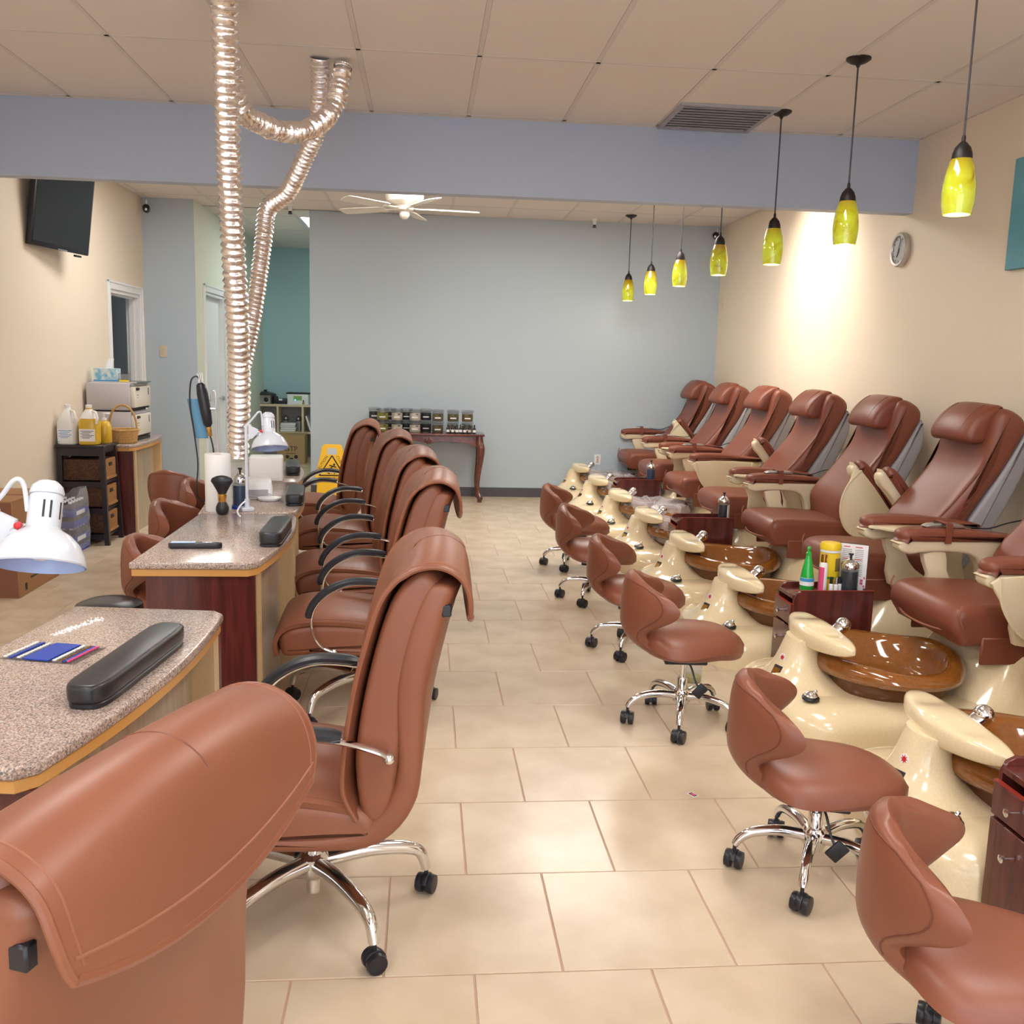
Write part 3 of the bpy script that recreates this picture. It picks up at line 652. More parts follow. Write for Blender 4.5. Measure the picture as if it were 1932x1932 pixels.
# ---- high-back manicure chair, faces -X
def make_office():
    t = thing('office_chair', 'x', 'chair', (0, 0, 0), 0, 'brown leather high-back chairs with chrome arms')
    star_base(t, 0.325, 0.155, 5, 0.28, 0.019, 0.042)
    ob('gas_column', join(lathe([(0.030, 0.15), (0.030, 0.24)], 18), lathe([(0.020, 0.24), (0.020, 0.30)], 14), lathe([(0.018, 0.065), (0.018, 0.11)], 12)), 'chrome', t)
    ob('mechanism', box(-0.10, 0.10, -0.08, 0.08, 0.285, 0.315, 0.006, 1), 'black', t)
    ob('lever', tube(cr([(0.0, -0.08, 0.295), (0.0, -0.16, 0.29), (-0.02, -0.21, 0.28)], 5), 0.005, 6), 'black', t)
    # outer shell: thin L running from the front of the seat round to the back
    outer = [(-0.20, 0.325), (-0.05, 0.312), (0.10, 0.312), (0.18, 0.325), (0.245, 0.375), (0.285, 0.45), (0.305, 0.56), (0.32, 0.70), (0.345, 0.82), (0.37, 0.92), (0.388, 0.982)]
    inner = [(0.335, 0.992), (0.300, 0.93), (0.268, 0.82), (0.248, 0.70), (0.245, 0.56), (0.225, 0.47), (0.19, 0.41), (0.14, 0.37), (0.05, 0.352), (-0.05, 0.352), (-0.20, 0.355)]
    def hollow(x, y, z):
        k = max(0, min(1, (z - 0.45) / 0.3)); return (x + 0.035 * k * (0.9 - (abs(y) / 0.25) ** 2) - 0.02 * k, y, z)
    ob('outer_shell', warp(extr(sm(outer + inner, 3), 0.256, 0.018, 3, 5), hollow), 'leather', t)
    # thick inner back cushion
    bk = [(0.150, 0.40), (0.205, 0.385), (0.235, 0.48), (0.255, 0.60), (0.275, 0.75), (0.305, 0.88), (0.335, 0.955), (0.335, 1.000), (0.298, 1.022), (0.252, 0.988), (0.222, 0.94), (0.195, 0.86), (0.168, 0.75), (0.148, 0.64), (0.135, 0.53)]
    def crown(x, y, z):
        k = max(0, min(1, (z - 0.70) / 0.3)); kk = max(0, min(1, (z - 0.45) / 0.2))
        return (x + 0.030 * kk * (0.6 - (abs(y) / 0.25) ** 2), y, z + 0.020 * k * (1 - (abs(y) / 0.25) ** 2))
    ob('back_cushion', warp(extr(sm(bk, 3), 0.250, 0.022, 4, 7), crown), 'leather', t)
    # leather cover: up the front, over the top and down behind as a flap
    cov = cr([(0.150, 0, 0.40), (0.118, 0, 0.47), (0.120, 0, 0.56), (0.132, 0, 0.66), (0.150, 0, 0.76), (0.176, 0, 0.86), (0.205, 0, 0.95), (0.240, 0, 1.0), (0.285, 0, 1.032), (0.340, 0, 1.038), (0.388, 0, 1.012), (0.408, 0, 0.968), (0.411, 0, 0.920)], 4)
    def csheet(s, v):
        q = v * (len(cov) - 1); i = min(int(q), len(cov) - 2); p = cov[i].lerp(cov[i + 1], q - i)
        y = (2 * s - 1) * (0.262 - 0.02 * max(0, (v - 0.9) / 0.1) ** 2)
        k = max(0, min(1, (v - 0.35) / 0.3)); b = 1 - (abs(y) / 0.262) ** 2
        pz = p.z + 0.024 * k * b - 0.085 * b * max(0, (v - 0.84) / 0.16)
        # vertical pleats on the front
        pl = 0.004 * math.cos(y / 0.262 * PI * 3) * (1 if v < 0.62 else 0)
        return (p.x + 0.026 * (0.6 - (abs(y) / 0.262) ** 2) * (1 if v < 0.6 else max(0.3, 1 - (v - 0.6) * 2)) + pl, y, pz)
    cv = ob('head_cover', gridsurf(csheet, 24, 44, 0.011), 'leather', t, angle=50)
    def coff(s, v, h=0.0052):
        p = Vector(csheet(s, v)); a = Vector(csheet(min(1, s + 0.02), v)) - Vector(csheet(max(0, s - 0.02), v)); b = Vector(csheet(s, min(1, v + 0.01))) - Vector(csheet(s, max(0, v - 0.01)))
        n = a.cross(b).normalized()
        if n.dot(Vector((p.x - 0.29, 0, p.z - 0.80))) < 0: n = -n
        return tuple(p + n * h)
    ob('stitching', join(tube([coff(0.02 + 0.96 * i / 30, 0.955) for i in range(31)], 0.0022, 5), *[tube([coff(s_, 0.03 + 0.94 * j / 50) for j in range(51)], 0.0016, 5) for s_ in (0.035, 0.965)]), 'stitch', cv)
    ob('seam', tube([coff(0.5, 0.60 + 0.24 * j / 20, 0.0050) for j in range(21)], 0.0016, 5), 'leather_seam', cv)
    ob('hem', join(tube([csheet(i / 30, 0.995) for i in range(31)], 0.0085, 8), *[tube([csheet(s_, j / 50) for j in range(51)], 0.0068, 8) for s_ in (0.0, 1.0)]), 'leather', cv)
    ob('rear_clip', box(0.338, 0.362, -0.254, -0.236, 0.915, 0.945, 0.003, 1), 'black', t)
    # seat: lower cushion, overlapping top panel
    lo_ = [(-0.315, 0.335), (-0.285, 0.312), (-0.15, 0.322), (0.05, 0.332), (0.175, 0.335), (0.19, 0.37), (0.165, 0.415), (0.05, 0.437), (-0.12, 0.447), (-0.25, 0.440), (-0.318, 0.40)]
    ob('seat_cushion', extr(sm(lo_, 3), 0.256, 0.030, 4, 4), 'leather', t)
    top = cr([(-0.330, 0, 0.335), (-0.337, 0, 0.385), (-0.310, 0, 0.435), (-0.240, 0, 0.462), (-0.12, 0, 0.468), (0.02, 0, 0.455), (0.13, 0, 0.432)], 5)
    def tsheet(s, v):
        q = v * (len(top) - 1); i = min(int(q), len(top) - 2); p = top[i].lerp(top[i + 1], q - i)
        y = (2 * s - 1) * 0.255; b = 1 - (abs(y) / 0.255) ** 4
        return (p.x, y, p.z - 0.016 * (1 - b) + 0.010 * b * (1 if 0.25 < v < 0.9 else 0.5))
    tp = ob('seat_panel', gridsurf(tsheet, 16, 24, 0.018), 'leather', t, angle=50)
    ob('seam', join(tube([tuple(Vector(tsheet(0.02 + 0.96 * i / 20, 0.56)) + Vector((0, 0, 0.007))) for i in range(21)], 0.0025, 5), tube([tuple(Vector(tsheet(0.03, 0.3 + 0.7 * i / 20)) + Vector((0, 0, 0.007))) for i in range(21)], 0.0025, 5)), 'leather_seam', tp)
    # chrome bow arms with black pads
    arm = cr([(0.215, 0, 0.575), (0.185, 0, 0.592), (0.10, 0, 0.617), (0.0, 0, 0.626), (-0.07, 0, 0.612), (-0.13, 0, 0.578), (-0.172, 0, 0.530), (-0.187, 0, 0.475), (-0.178, 0, 0.415), (-0.148, 0, 0.368), (-0.10, 0, 0.345)], 5)
    for sy in (-1, 1):
        y = sy * 0.292
        ar = ob('armrest', join(tube([(p.x, y, p.z) for p in arm], 0.0075, 8, 1.9, (0, 0, 1)), tr(sphere(0.015, 12, 8), 0.216, y, 0.573), tr(sphere(0.015, 12, 8), -0.098, y, 0.344),
                                tube([(-0.098, y, 0.344), (-0.098, sy * 0.24, 0.344)], 0.007, 8), tube([(0.216, y, 0.573), (0.216, sy * 0.24, 0.573)], 0.007, 8)), 'chrome', t)
        pad = [p for p in arm if p.x < 0.115 and (p.z > 0.478)]
        outn = []
        for i, p in enumerate(pad):
            a, b = pad[max(i - 1, 0)], pad[min(i + 1, len(pad) - 1)]; tg = (b - a).normalized(); nv = Vector((tg.z, 0, -tg.x)); 
            if nv.dot(Vector((p.x + 0.02, 0, p.z - 0.42))) < 0: nv = -nv
            outn.append(Vector((p.x, y, p.z)) + nv * 0.014)
        rr = [0.015 if 0 < i < len(outn) - 1 else 0.010 for i in range(len(outn))]
        ob('arm_pad', tube(outn, rr, 10, 1.7, (0, 0, 1)), 'arm_black', ar)
    return t
oc = make_office()
chairs = [(-0.29, 2.50, 0.0, 'tall brown leather chair second from the camera, its side in full view'),
          (-0.631, 1.273, -0.369, 'brown leather chair in the lower left foreground, seen from behind'),
          (-0.262, 4.09, 0.03, 'tall brown leather chair third from the camera at the manicure tables'),
          (-0.345, 5.10, 0.12, 'tall brown leather chair fourth from the camera at the manicure tables'),
          (-0.49, 6.28, 0.10, 'tall brown leather chair fifth from the camera, before the console table'),
          (-0.74, 7.31, 0.05, 'farthest brown leather chair of the row, beside the wet floor sign')]
for i, (x, y, a, lb) in enumerate(chairs):
    o = oc if i == 0 else dup(oc, (x, y, 0), a)
    o.location = (x, y, 0); o.rotation_euler = (0, 0, a); o['label'] = lb

# ================================================================== PEDICURE CHAIRS (face -X); shapes written in room x, shifted to the unit's origin at x = 2.2
OX = 2.2
def sh(vf): return tr(vf, x=-OX)
def rrect(x0, x1, y, r, n=6):
    out = []
    for cx, cy, a0 in ((x1 - r, y - r, 0), (x0 + r, y - r, PI / 2), (x0 + r, -y + r, PI), (x1 - r, -y + r, 1.5 * PI)):
        for i in range(n + 1):
            a = a0 + PI / 2 * i / n; out.append((cx + r * math.cos(a), cy + r * math.sin(a)))
    return out
def spa_base():
    lv = [(0.0, 0.0), (0.09, 0.0), (0.125, 0.012), (0.155, 0.04), (0.172, 0.075), (0.180, 0.12)]
    plat = rings([[(x, y, z) for x, y in rrect(1.465 + e, 2.98 - e * 0.3, 0.425 - e, 0.21 - e * 0.5)] for z, e in lv])
    col = []
    for z, cx, a, b in [(0.150, 1.74, 0.30, 0.33), (0.170, 1.70, 0.235, 0.26), (0.185, 1.67, 0.185, 0.20), (0.205, 1.652, 0.145, 0.155), (0.235, 1.645, 0.115, 0.122), (0.27, 1.642, 0.093, 0.100), (0.31, 1.644, 0.078, 0.088), (0.345, 1.652, 0.072, 0.085), (0.375, 1.67, 0.075, 0.10)]:
        col.append(selip(cx, 0, a, b, z, 2.3, 32))
    ped = []
    for z, x0, x1, yy in [(0.12, 2.20, 2.96, 0.40), (0.18, 2.26, 2.95, 0.37), (0.24, 2.31, 2.94, 0.34), (0.32, 2.36, 2.93, 0.31), (0.40, 2.39, 2.92, 0.285), (0.44, 2.40, 2.91, 0.275)]:
        ped.append([(x, y, z) for x, y in rrect(x0, x1, yy, 0.14)])
    return sh(join(plat, rings(col), rings(ped)))
def spa_footrest():
    rs = []
    N = 30
    for i in range(N + 1):
        y = -0.297 + 0.594 * i / N; u = abs(y) / 0.297
        e = math.sqrt(max(0.0, 1 - u ** 7))
        xf_ = 1.632 + 0.095 * u ** 3.6 - 0.012 * math.cos(u * PI * 1.6)
        xb = 1.792 - 0.012 * u ** 2
        hollow = 0.012 * math.exp(-((u - 0.45) / 0.22) ** 2)
        zt = 0.438 - 0.022 * u ** 2; zb = 0.336 + 0.026 * u ** 1.5
        xc, zc = (xf_ + xb) / 2, (zt + zb) / 2; hx, hz = (xb - xf_) / 2 * (0.25 + 0.75 * e), (zt - zb) / 2 * (0.35 + 0.65 * e)
        ring = []
        for k in range(24):
            a = 2 * PI * k / 24; c, s = math.cos(a), math.sin(a)
            x = xc + hx * math.copysign(abs(c) ** 0.55, c); z = zc + hz * math.copysign(abs(s) ** 0.6, s)
            if s > 0.3: z -= hollow * (1 - ((x - xc) / max(hx, 1e-4)) ** 2)
            ring.append((x, y, z))
        rs.append(ring)
    return sh(rings(rs))
def spa_basin():
    def rg(a, b, z, wob=0.0, zw=0.0, n=48):
        out = []
        for i in range(n):
            t_ = 2 * PI * i / n; c, s = math.cos(t_), math.sin(t_)
            k = 1 + wob * math.cos(4 * t_) * 0.6 - wob * 0.5 * math.cos(2 * t_)
            out.append((2.015 + a * k * math.copysign(abs(c) ** 0.85, c), b * k * math.copysign(abs(s) ** 0.85, s), z + zw * (0.6 * math.cos(2 * t_ + 0.3) + 0.4 * math.cos(3 * t_))))
        return out
    rim = rings([rg(0.268, 0.315, 0.240), rg(0.298, 0.348, 0.244, 0.02), rg(0.318, 0.372, 0.258, 0.04, 0.004), rg(0.324, 0.380, 0.280, 0.05, 0.010), rg(0.318, 0.370, 0.302, 0.05, 0.016), rg(0.300, 0.346, 0.318, 0.05, 0.020), rg(0.280, 0.318, 0.322, 0.05, 0.020), rg(0.258, 0.290, 0.312, 0.04, 0.016), rg(0.24, 0.268, 0.275, 0.03), rg(0.215, 0.24, 0.22), rg(0.17, 0.19, 0.19)], False, True)
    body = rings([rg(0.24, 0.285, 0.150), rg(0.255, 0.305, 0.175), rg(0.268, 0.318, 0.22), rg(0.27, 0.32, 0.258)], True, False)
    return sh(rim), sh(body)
BACK = [(2.655, 0.53), (2.645, 0.60), (2.648, 0.68), (2.69, 0.755), (2.75, 0.825), (2.83, 0.93), (2.885, 1.01), (2.918, 1.09), (2.932, 1.17), (2.952, 1.28), (2.985, 1.345), (3.035, 1.352), (3.10, 1.315), (3.128, 1.265), (3.115, 1.20), (3.03, 1.03), (2.93, 0.86), (2.83, 0.68), (2.78, 0.57), (2.72, 0.52)]
def spa_chair_parts(t):
    def soft(x, y, z):
        b = (abs(y) / 0.26) ** 2; k = max(0, min(1, (1.1 - z) / 0.3)) * max(0, min(1, (z - 0.6) / 0.1))
        return (x - 0.018 * b * k * (1 if x < 2.98 else 0) + 0.010 * (1 - b) * k, y, z - 0.012 * b * max(0, (z - 1.2) / 0.15))
    bk = ob('backrest', sh(warp(extr(sm(BACK, 3), 0.268, 0.05, 5, 7), soft)), 'leather_spa', t)
    seamline = [(p[0], p[1]) for p in sm(BACK, 3)]
    fr = [p for p in seamline if p[1] > 0.56][:33]
    for sy in (-1, 1):
        ob('seam', sh(tube([soft(x + 0.012, sy * 0.244, z) for x, z in [(2.648, 0.60), (2.65, 0.68), (2.70, 0.768), (2.76, 0.838), (2.84, 0.945), (2.895, 1.025), (2.925, 1.10), (2.94, 1.17)]], 0.006, 6)), 'leather_seam', bk)
    # grey rear shell
    shp = [(2.80, 0.50), (2.86, 0.50), (3.02, 0.76), (3.10, 0.93), (3.148, 1.06), (3.150, 1.16), (3.13, 1.225), (3.10, 1.18), (3.02, 1.03), (2.92, 0.86), (2.82, 0.68)]
    ob('back_shell', sh(extr(sm(shp, 3), 0.262, 0.02, 3, 1)), 'shell', t)
    # pillow
    pil = [(2.845, 1.170), (2.822, 1.195), (2.826, 1.235), (2.862, 1.295), (2.915, 1.345), (2.965, 1.370), (3.0, 1.368), (3.012, 1.350), (2.99, 1.332), (2.965, 1.30), (2.95, 1.24), (2.935, 1.19), (2.90, 1.168)]
    def pw(x, y, z): return (x + 0.030 * (abs(y) / 0.22) ** 2.5, y, z - 0.012 * (abs(y) / 0.22) ** 2)
    pl = ob('headrest_pillow', sh(warp(extr(sm(pil, 3), 0.200, 0.030, 4, 7), pw)), 'leather_spa', t)
    for sy in (-0.125, 0.125):
        q = [(2.833, 1.185), (2.824, 1.20), (2.828, 1.235), (2.864, 1.296), (2.916, 1.346), (2.95, 1.366)]
        ob('seam', sh(tube(cr([pw(x, sy, z) for x, z in q], 3), 0.0028, 5)), 'leather_seam', pl)
    # seat
    se = [(2.225, 0.415), (2.19, 0.44), (2.158, 0.495), (2.162, 0.545), (2.195, 0.580), (2.28, 0.592), (2.45, 0.588), (2.62, 0.578), (2.76, 0.575), (2.80, 0.52), (2.78, 0.45), (2.60, 0.43), (2.40, 0.425)]
    def sw(x, y, z): return (x + 0.02 * (abs(y) / 0.28) ** 3, y, z - 0.012 * (abs(y) / 0.28) ** 3)
    st = ob('seat', sh(warp(extr(sm(se, 3), 0.285, 0.035, 4, 5), sw)), 'leather_spa', t)
    ar = [(2.215, -0.288, 0.585), (2.205, -0.289, 0.54), (2.235, -0.27, 0.475), (2.19, -0.15, 0.455), (2.172, 0.0, 0.45), (2.19, 0.15, 0.455), (2.235, 0.27, 0.475), (2.205, 0.289, 0.54), (2.215, 0.288, 0.585)]
    ob('seam', sh(tube(cr([(x - 0.016, y * 1.004, z) for x, y, z in ar], 6), 0.0045, 6)), 'stitch', st)
    for a, b in ((-0.290, -0.275), (0.275, 0.290)): ob('side_panel', sh(box(2.30, 2.78, a, b, 0.335, 0.452, 0.006, 1)), 'leather_spa', t)
def arm_parts(t, sy, raised, tray, remote):
    """one armrest of a chair, sy = -1 near side, +1 far side; tray None/'hang'/'flat'"""
    y = sy * 0.352
    piv = Matrix.Translation((2.66 - OX, 0, 0.40))
    m = piv @ Matrix.Rotation(math.radians(52), 4, 'Y') @ piv.inverted() if raised else Matrix.Identity(4)
    def put(vf): return xf(sh(vf), m)
    fr = [(2.232, 0.700), (2.225, 0.725), (2.24, 0.742), (2.60, 0.742), (2.80, 0.738), (2.80, 0.70), (2.74, 0.685), (2.745, 0.56), (2.78, 0.44), (2.64, 0.42), (2.63, 0.56), (2.60, 0.66), (2.56, 0.695), (2.50, 0.700), (2.47, 0.62), (2.47, 0.50), (2.44, 0.42), (2.40, 0.43), (2.39, 0.55), (2.375, 0.66), (2.34, 0.692), (2.28, 0.690)]
    fr = [(2.232, 0.695), (2.224, 0.722), (2.238, 0.742), (2.60, 0.742), (2.82, 0.738), (2.82, 0.695), (2.775, 0.67), (2.765, 0.56), (2.79, 0.43), (2.66, 0.42), (2.655, 0.55), (2.625, 0.64), (2.57, 0.680), (2.45, 0.690), (2.33, 0.685), (2.28, 0.678)]
    a = ob('armrest', put(tr(extr(sm(fr, 2), 0.042, 0.014, 3, 0), y=y)), 'cream_arm', t)
    if not raised:
        ob('arm_bracket', sh(tr(extr(sm([(2.40, 0.44), (2.385, 0.58), (2.35, 0.68), (2.46, 0.69), (2.475, 0.60), (2.53, 0.52), (2.62, 0.46), (2.64, 0.42)], 2), 0.022, 0.008, 2, 0), y=y - sy * 0.01)), 'cream_arm', a)
    pad = [(2.228, 0.752), (2.222, 0.772), (2.24, 0.792), (2.32, 0.803), (2.52, 0.800), (2.70, 0.782), (2.82, 0.768), (2.83, 0.745), (2.60, 0.740), (2.25, 0.740)]
    def pw(x, yy, z): return (x + 0.02 * (abs(yy) / 0.055) ** 2 * (1 if x < 2.3 else 0), yy, z)
    ob('arm_pad', put(tr(warp(extr(sm(pad, 3), 0.056, 0.022, 4, 1), pw), y=y)), 'leather_spa', a)
    if tray:
        D = [(2.265, 0.735), (2.278, 0.64), (2.325, 0.55), (2.395, 0.485), (2.475, 0.455), (2.55, 0.46), (2.625, 0.505), (2.69, 0.58), (2.73, 0.66), (2.745, 0.735)]
        if tray == 'hang':
            vf = tr(extr(sm(D, 3), 0.009, 0.004, 2, 0), y=y + sy * 0.062)
            rim = tube(cr([(x, y + sy * 0.073, z) for x, z in D], 4), 0.006, 6)
            tb = ob('tray', put(vf), 'cream_arm', a); ob('tray_rim', put(rim), 'cream_arm', tb)
        else:
            Dh = [(x, (0.735 - z) * 0.78) for x, z in D]
            vf = extr_z(sm([(x, sy * (0.40 + d)) for x, d in Dh], 3), 0.742, 0.758, 0.005, 2)
            ob('tray', put(vf), 'cream_arm', a)
    if remote:
        rm = ob('remote', put(tr(extr(sm([(2.36, 0.803), (2.365, 0.818), (2.40, 0.824), (2.52, 0.822), (2.545, 0.812), (2.54, 0.801)], 2), 0.024, 0.006, 2, 0), y=y)), 'steel', a)
        ob('keypad', put(tr(box(2.40, 2.43, -0.016, 0.016, 0.822, 0.8262, 0.002, 1), y=y)), 'black', rm)
        ob('strap', put(tr(join(box(2.435, 2.465, -0.060, 0.060, 0.826, 0.830), box(2.435, 2.465, -0.062, -0.056, 0.735, 0.830), box(2.435, 2.465, 0.056, 0.062, 0.735, 0.830)), y=y)), 'leather_spa', a)
        ob('remote_cord', sh(tube(cr([(2.54, y, 0.81), (2.60, y + 0.005, 0.803), (2.68, y, 0.80), (2.76, y - sy * 0.02, 0.83), (2.86, y - sy * 0.05, 0.86), (2.97, y - sy * 0.07, 0.90)], 5), 0.0035, 6)), 'black', rm)
proto_cache = {}
def pmesh(key, fn, m):
    if key not in proto_cache: proto_cache[key] = mesh(fn(), m)
    return proto_cache[key]
def burst(r):
    return [(rr * math.cos(a), rr * math.sin(a)) for i in range(16) for a, rr in [(2 * PI * i / 16, r if i % 2 == 0 else r * 0.45)]]
master = {}
def clone_parts(key, t, builder):
    """parts are built once per kind, later units receive linked copies"""
    if key not in master:
        before = set(o.name for o in t.children); builder(t)
        master[key] = [o for o in t.children if o.name not in before]
    else:
        def rec(src, dst):
            c = src.copy(); C.objects.link(c); c.parent = dst
            for ch in list(src.children): rec(ch, c)
        for o in master[key]: rec(o, t)
def foot_parts(t):
    b = ob('base', spa_base(), 'cream', t)
    # maker's stickers on the front of the column
    bb = 0.35
    tilt = Matrix.Translation((1.643 - OX - 0.088 * math.cos(bb), -0.096 * math.sin(bb), 0.29)) @ Matrix.Rotation(bb, 4, 'Z') @ Matrix.Rotation(0.20, 4, 'Y')
    stk = ob('sticker', xf(face_mx(lathe([(0.018, 0), (0.018, 0.0015)], 16)), tilt), 'paper', b, angle=0)
    ob('burst_mark', xf(face_mx(prism(burst(0.015), 0.0015, 0.0022)), tilt), 'red', stk, angle=0)
    tilt2 = Matrix.Translation((1.645 - OX - 0.117 * math.cos(bb), -0.124 * math.sin(bb), 0.236)) @ Matrix.Rotation(bb, 4, 'Z') @ Matrix.Rotation(0.50, 4, 'Y')
    pl = ob('name_plate', xf(box(-0.001, 0.003, -0.024, 0.024, -0.022, 0.022), tilt2), 'ink', b, angle=0)
    ob('gold_print', xf(box(-0.002, 0.003, -0.018, 0.020, -0.018, 0.010), tilt2), 'gold', pl, angle=0)
    ob('footrest', spa_footrest(), 'cream', t)
    rim, body = spa_basin()
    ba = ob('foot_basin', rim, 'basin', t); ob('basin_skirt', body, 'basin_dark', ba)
    sp = ob('shower_handle', sh(join(tr(sphere(0.034, 16, 10), 1.835, 0.0, 0.425), tr(xf(lathe([(0.026, -0.03), (0.030, 0.0), (0.030, 0.035)], 16), Matrix.Rotation(0.9, 4, 'Y')), 1.812, 0.0, 0.402))), 'chrome', t)
    sp2 = ob('spout', sh(tube(cr([(1.70, 0.0, 0.315), (1.76, 0.0, 0.318), (1.80, 0, 0.305), (1.81, 0, 0.285)], 4), 0.022, 10)), 'black', t)
    for nm, x, y, z, rx in (('control_knob', 1.60, -0.262, 0.186, None), ('control_knob', 1.470, -0.04, 0.115, 1)):
        vf = join(lathe([(0.036, 0.0), (0.036, 0.006), (0.030, 0.010)], 20), )
        kn = lathe([(0.026, 0.006), (0.028, 0.018), (0.020, 0.028), (0.008, 0.032)], 18)
        hd = tr(sphere(0.009, 10, 6), 0.016, 0, 0.031)
        mm = Matrix.Translation((x - OX, y, z)) @ (Matrix.Rotation(-PI / 2 + 0.1, 4, 'Y') if rx else Matrix.Rotation(0.12, 4, 'X'))
        k = ob(nm, xf(join(kn, hd), mm), 'chrome', t); ob('knob_gasket', xf(vf, mm), 'black', k)
def film_parts(t):
    """crinkled clear liner draped over a basin"""
    rnd = random.Random(5)
    rs = []
    for z, a, b in ((0.215, 0.30, 0.350), (0.255, 0.325, 0.385), (0.295, 0.335, 0.395), (0.330, 0.315, 0.365), (0.338, 0.25, 0.29), (0.325, 0.15, 0.18), (0.318, 0.02, 0.02)):
        rs.append([(2.03 + a * math.cos(2 * PI * i / 60) * (1 + rnd.uniform(-0.03, 0.03)), b * math.sin(2 * PI * i / 60) * (1 + rnd.uniform(-0.03, 0.03)), z + rnd.uniform(-0.012, 0.012)) for i in range(60)])
    ob('plastic_liner', sh(rings(rs, False, True)), 'film', t, angle=0)
DY = 1.074
arms = {1: ((1, False, None, True), (-1, True, 'hang', False)), 2: ((1, False, None, True), (-1, False, 'flat', False)), 3: ((1, False, None, True), (-1, False, 'hang', False)),
        4: ((1, True, None, False), (-1, False, 'flat', False)), 5: ((1, False, None, True), (-1, True, 'hang', False)), 6: ((1, True, None, False), (-1, False, 'flat', False)),
        7: ((1, False, None, True), (-1, False, 'hang', False)), 8: ((1, False, None, True), (-1, False, None, False))}
spl = {1: 'brown and cream pedicure chair in the far corner, against the blue-grey wall', 2: 'brown and cream pedicure chair second from the back wall', 3: 'brown and cream pedicure chair third from the back wall, tray hanging from its arm',
       4: 'brown and cream pedicure chair fourth from the back wall', 5: 'brown and cream pedicure chair fifth from the back wall, raised tray plate beside it', 6: 'largest complete brown and cream pedicure chair, right behind the tray of bottles',
       7: 'brown and cream pedicure chair cut by the right picture edge, seat showing', 8: 'cream pedicure chair nearest the camera, only its footrest and basin in view'}
UY = {}
for k in range(8, 0, -1):
    y = 3.92 + DY * (7 - k); UY[k] = y
    t = thing('pedicure_chair', spl[k], 'pedicure chair', (OX, y, 0), 0, 'pedicure chairs along the right wall')
    clone_parts('foot', t, foot_parts); clone_parts('chair', t, spa_chair_parts)
    for sy, ra, tr_, re in arms[k]:
        clone_parts(('arm', sy, ra, tr_, re), t, lambda q, sy=sy, ra=ra, tr_=tr_, re=re: arm_parts(q, sy, ra, tr_, re))
    if k in (1, 2, 3, 4): clone_parts('film', t, film_parts)

# ---- drawer cabinets between pairs of chairs
def cabinet():
    t = thing('drawer_cabinet', 'x', 'cabinet', (0, 0, 0), 0, 'small cherry drawer cabinets between pedicure chairs')
    w, l, h = 0.106, 0.20, 0.448
    ob('side_panel', join(extr(sm([(-l, 0.0), (l, 0.0), (l, h + 0.018), (l - 0.005, h + 0.024), (-l + 0.04, h + 0.024), (-l + 0.015, h + 0.012), (-l, h - 0.02)], 1), 0.008, 0.002, 1, 0)), 'cherry', t, (0, -w + 0.008, 0))
    o2 = ob('side_panel', t.children[0].data, None, t, (0, w - 0.008, 0))
    ob('back_panel', box(l - 0.016, l, -w + 0.0165, w - 0.0165, 0.0, h + 0.018), 'cherry', t, angle=0)
    ob('tray_top', box(-l, l - 0.0165, -w + 0.0165, w - 0.0165, h - 0.02, h, 0.002, 1), 'cherry', t)
    ob('bottom', box(-l + 0.02, l - 0.017, -w + 0.0165, w - 0.0165, 0.02, 0.04), 'cherry', t, angle=0)
    for z0, z1 in ((0.305, 0.402), (0.03, 0.295)):
        d = ob('drawer', join(box(-l - 0.014, -l + 0.002, -w + 0.004, w - 0.004, z0, z1, 0.003, 1), box(-l + 0.002, l - 0.03, -w + 0.02, w - 0.02, z0 + 0.01, z0 + 0.02)), 'cherry', t)
        ob('knob', xf(lathe([(0.005, 0), (0.005, 0.014), (0.011, 0.018), (0.012, 0.024), (0.006, 0.028)], 12), Matrix.Translation((-l - 0.014, 0, (z0 + z1) / 2 if z1 > 0.38 else z1 - 0.075)) @ Matrix.Rotation(-PI / 2, 4, 'Y')), 'chrome', d)
    ob('edge_band', join(box(-l - 0.001, l, -w - 0.0012, -w + 0.006, h + 0.0235, h + 0.027), box(-l - 0.0145, -l + 0.0, -w + 0.004, w - 0.004, 0.402, 0.406)), mat('red_edge_band', (0.28, 0.03, 0.02), 0.3), t, angle=0)
    return t
cb = cabinet()
CBX = 1.98
for i, (y, lb) in enumerate(((4.455, 'cherry drawer cabinet carrying bottles, between the second and third footrest'), (6.603, 'cherry drawer cabinet with a dark blue jar, in the middle of the row'), (8.751, 'cherry drawer cabinet farthest away, with a bright blue jar'), (2.31, 'cherry drawer cabinet cut off by the right picture edge'))):
    o = cb if i == 0 else dup(cb, (CBX, y, 0))
    o.location = (CBX if i < 3 else 1.82, y, 0); o['label'] = lb

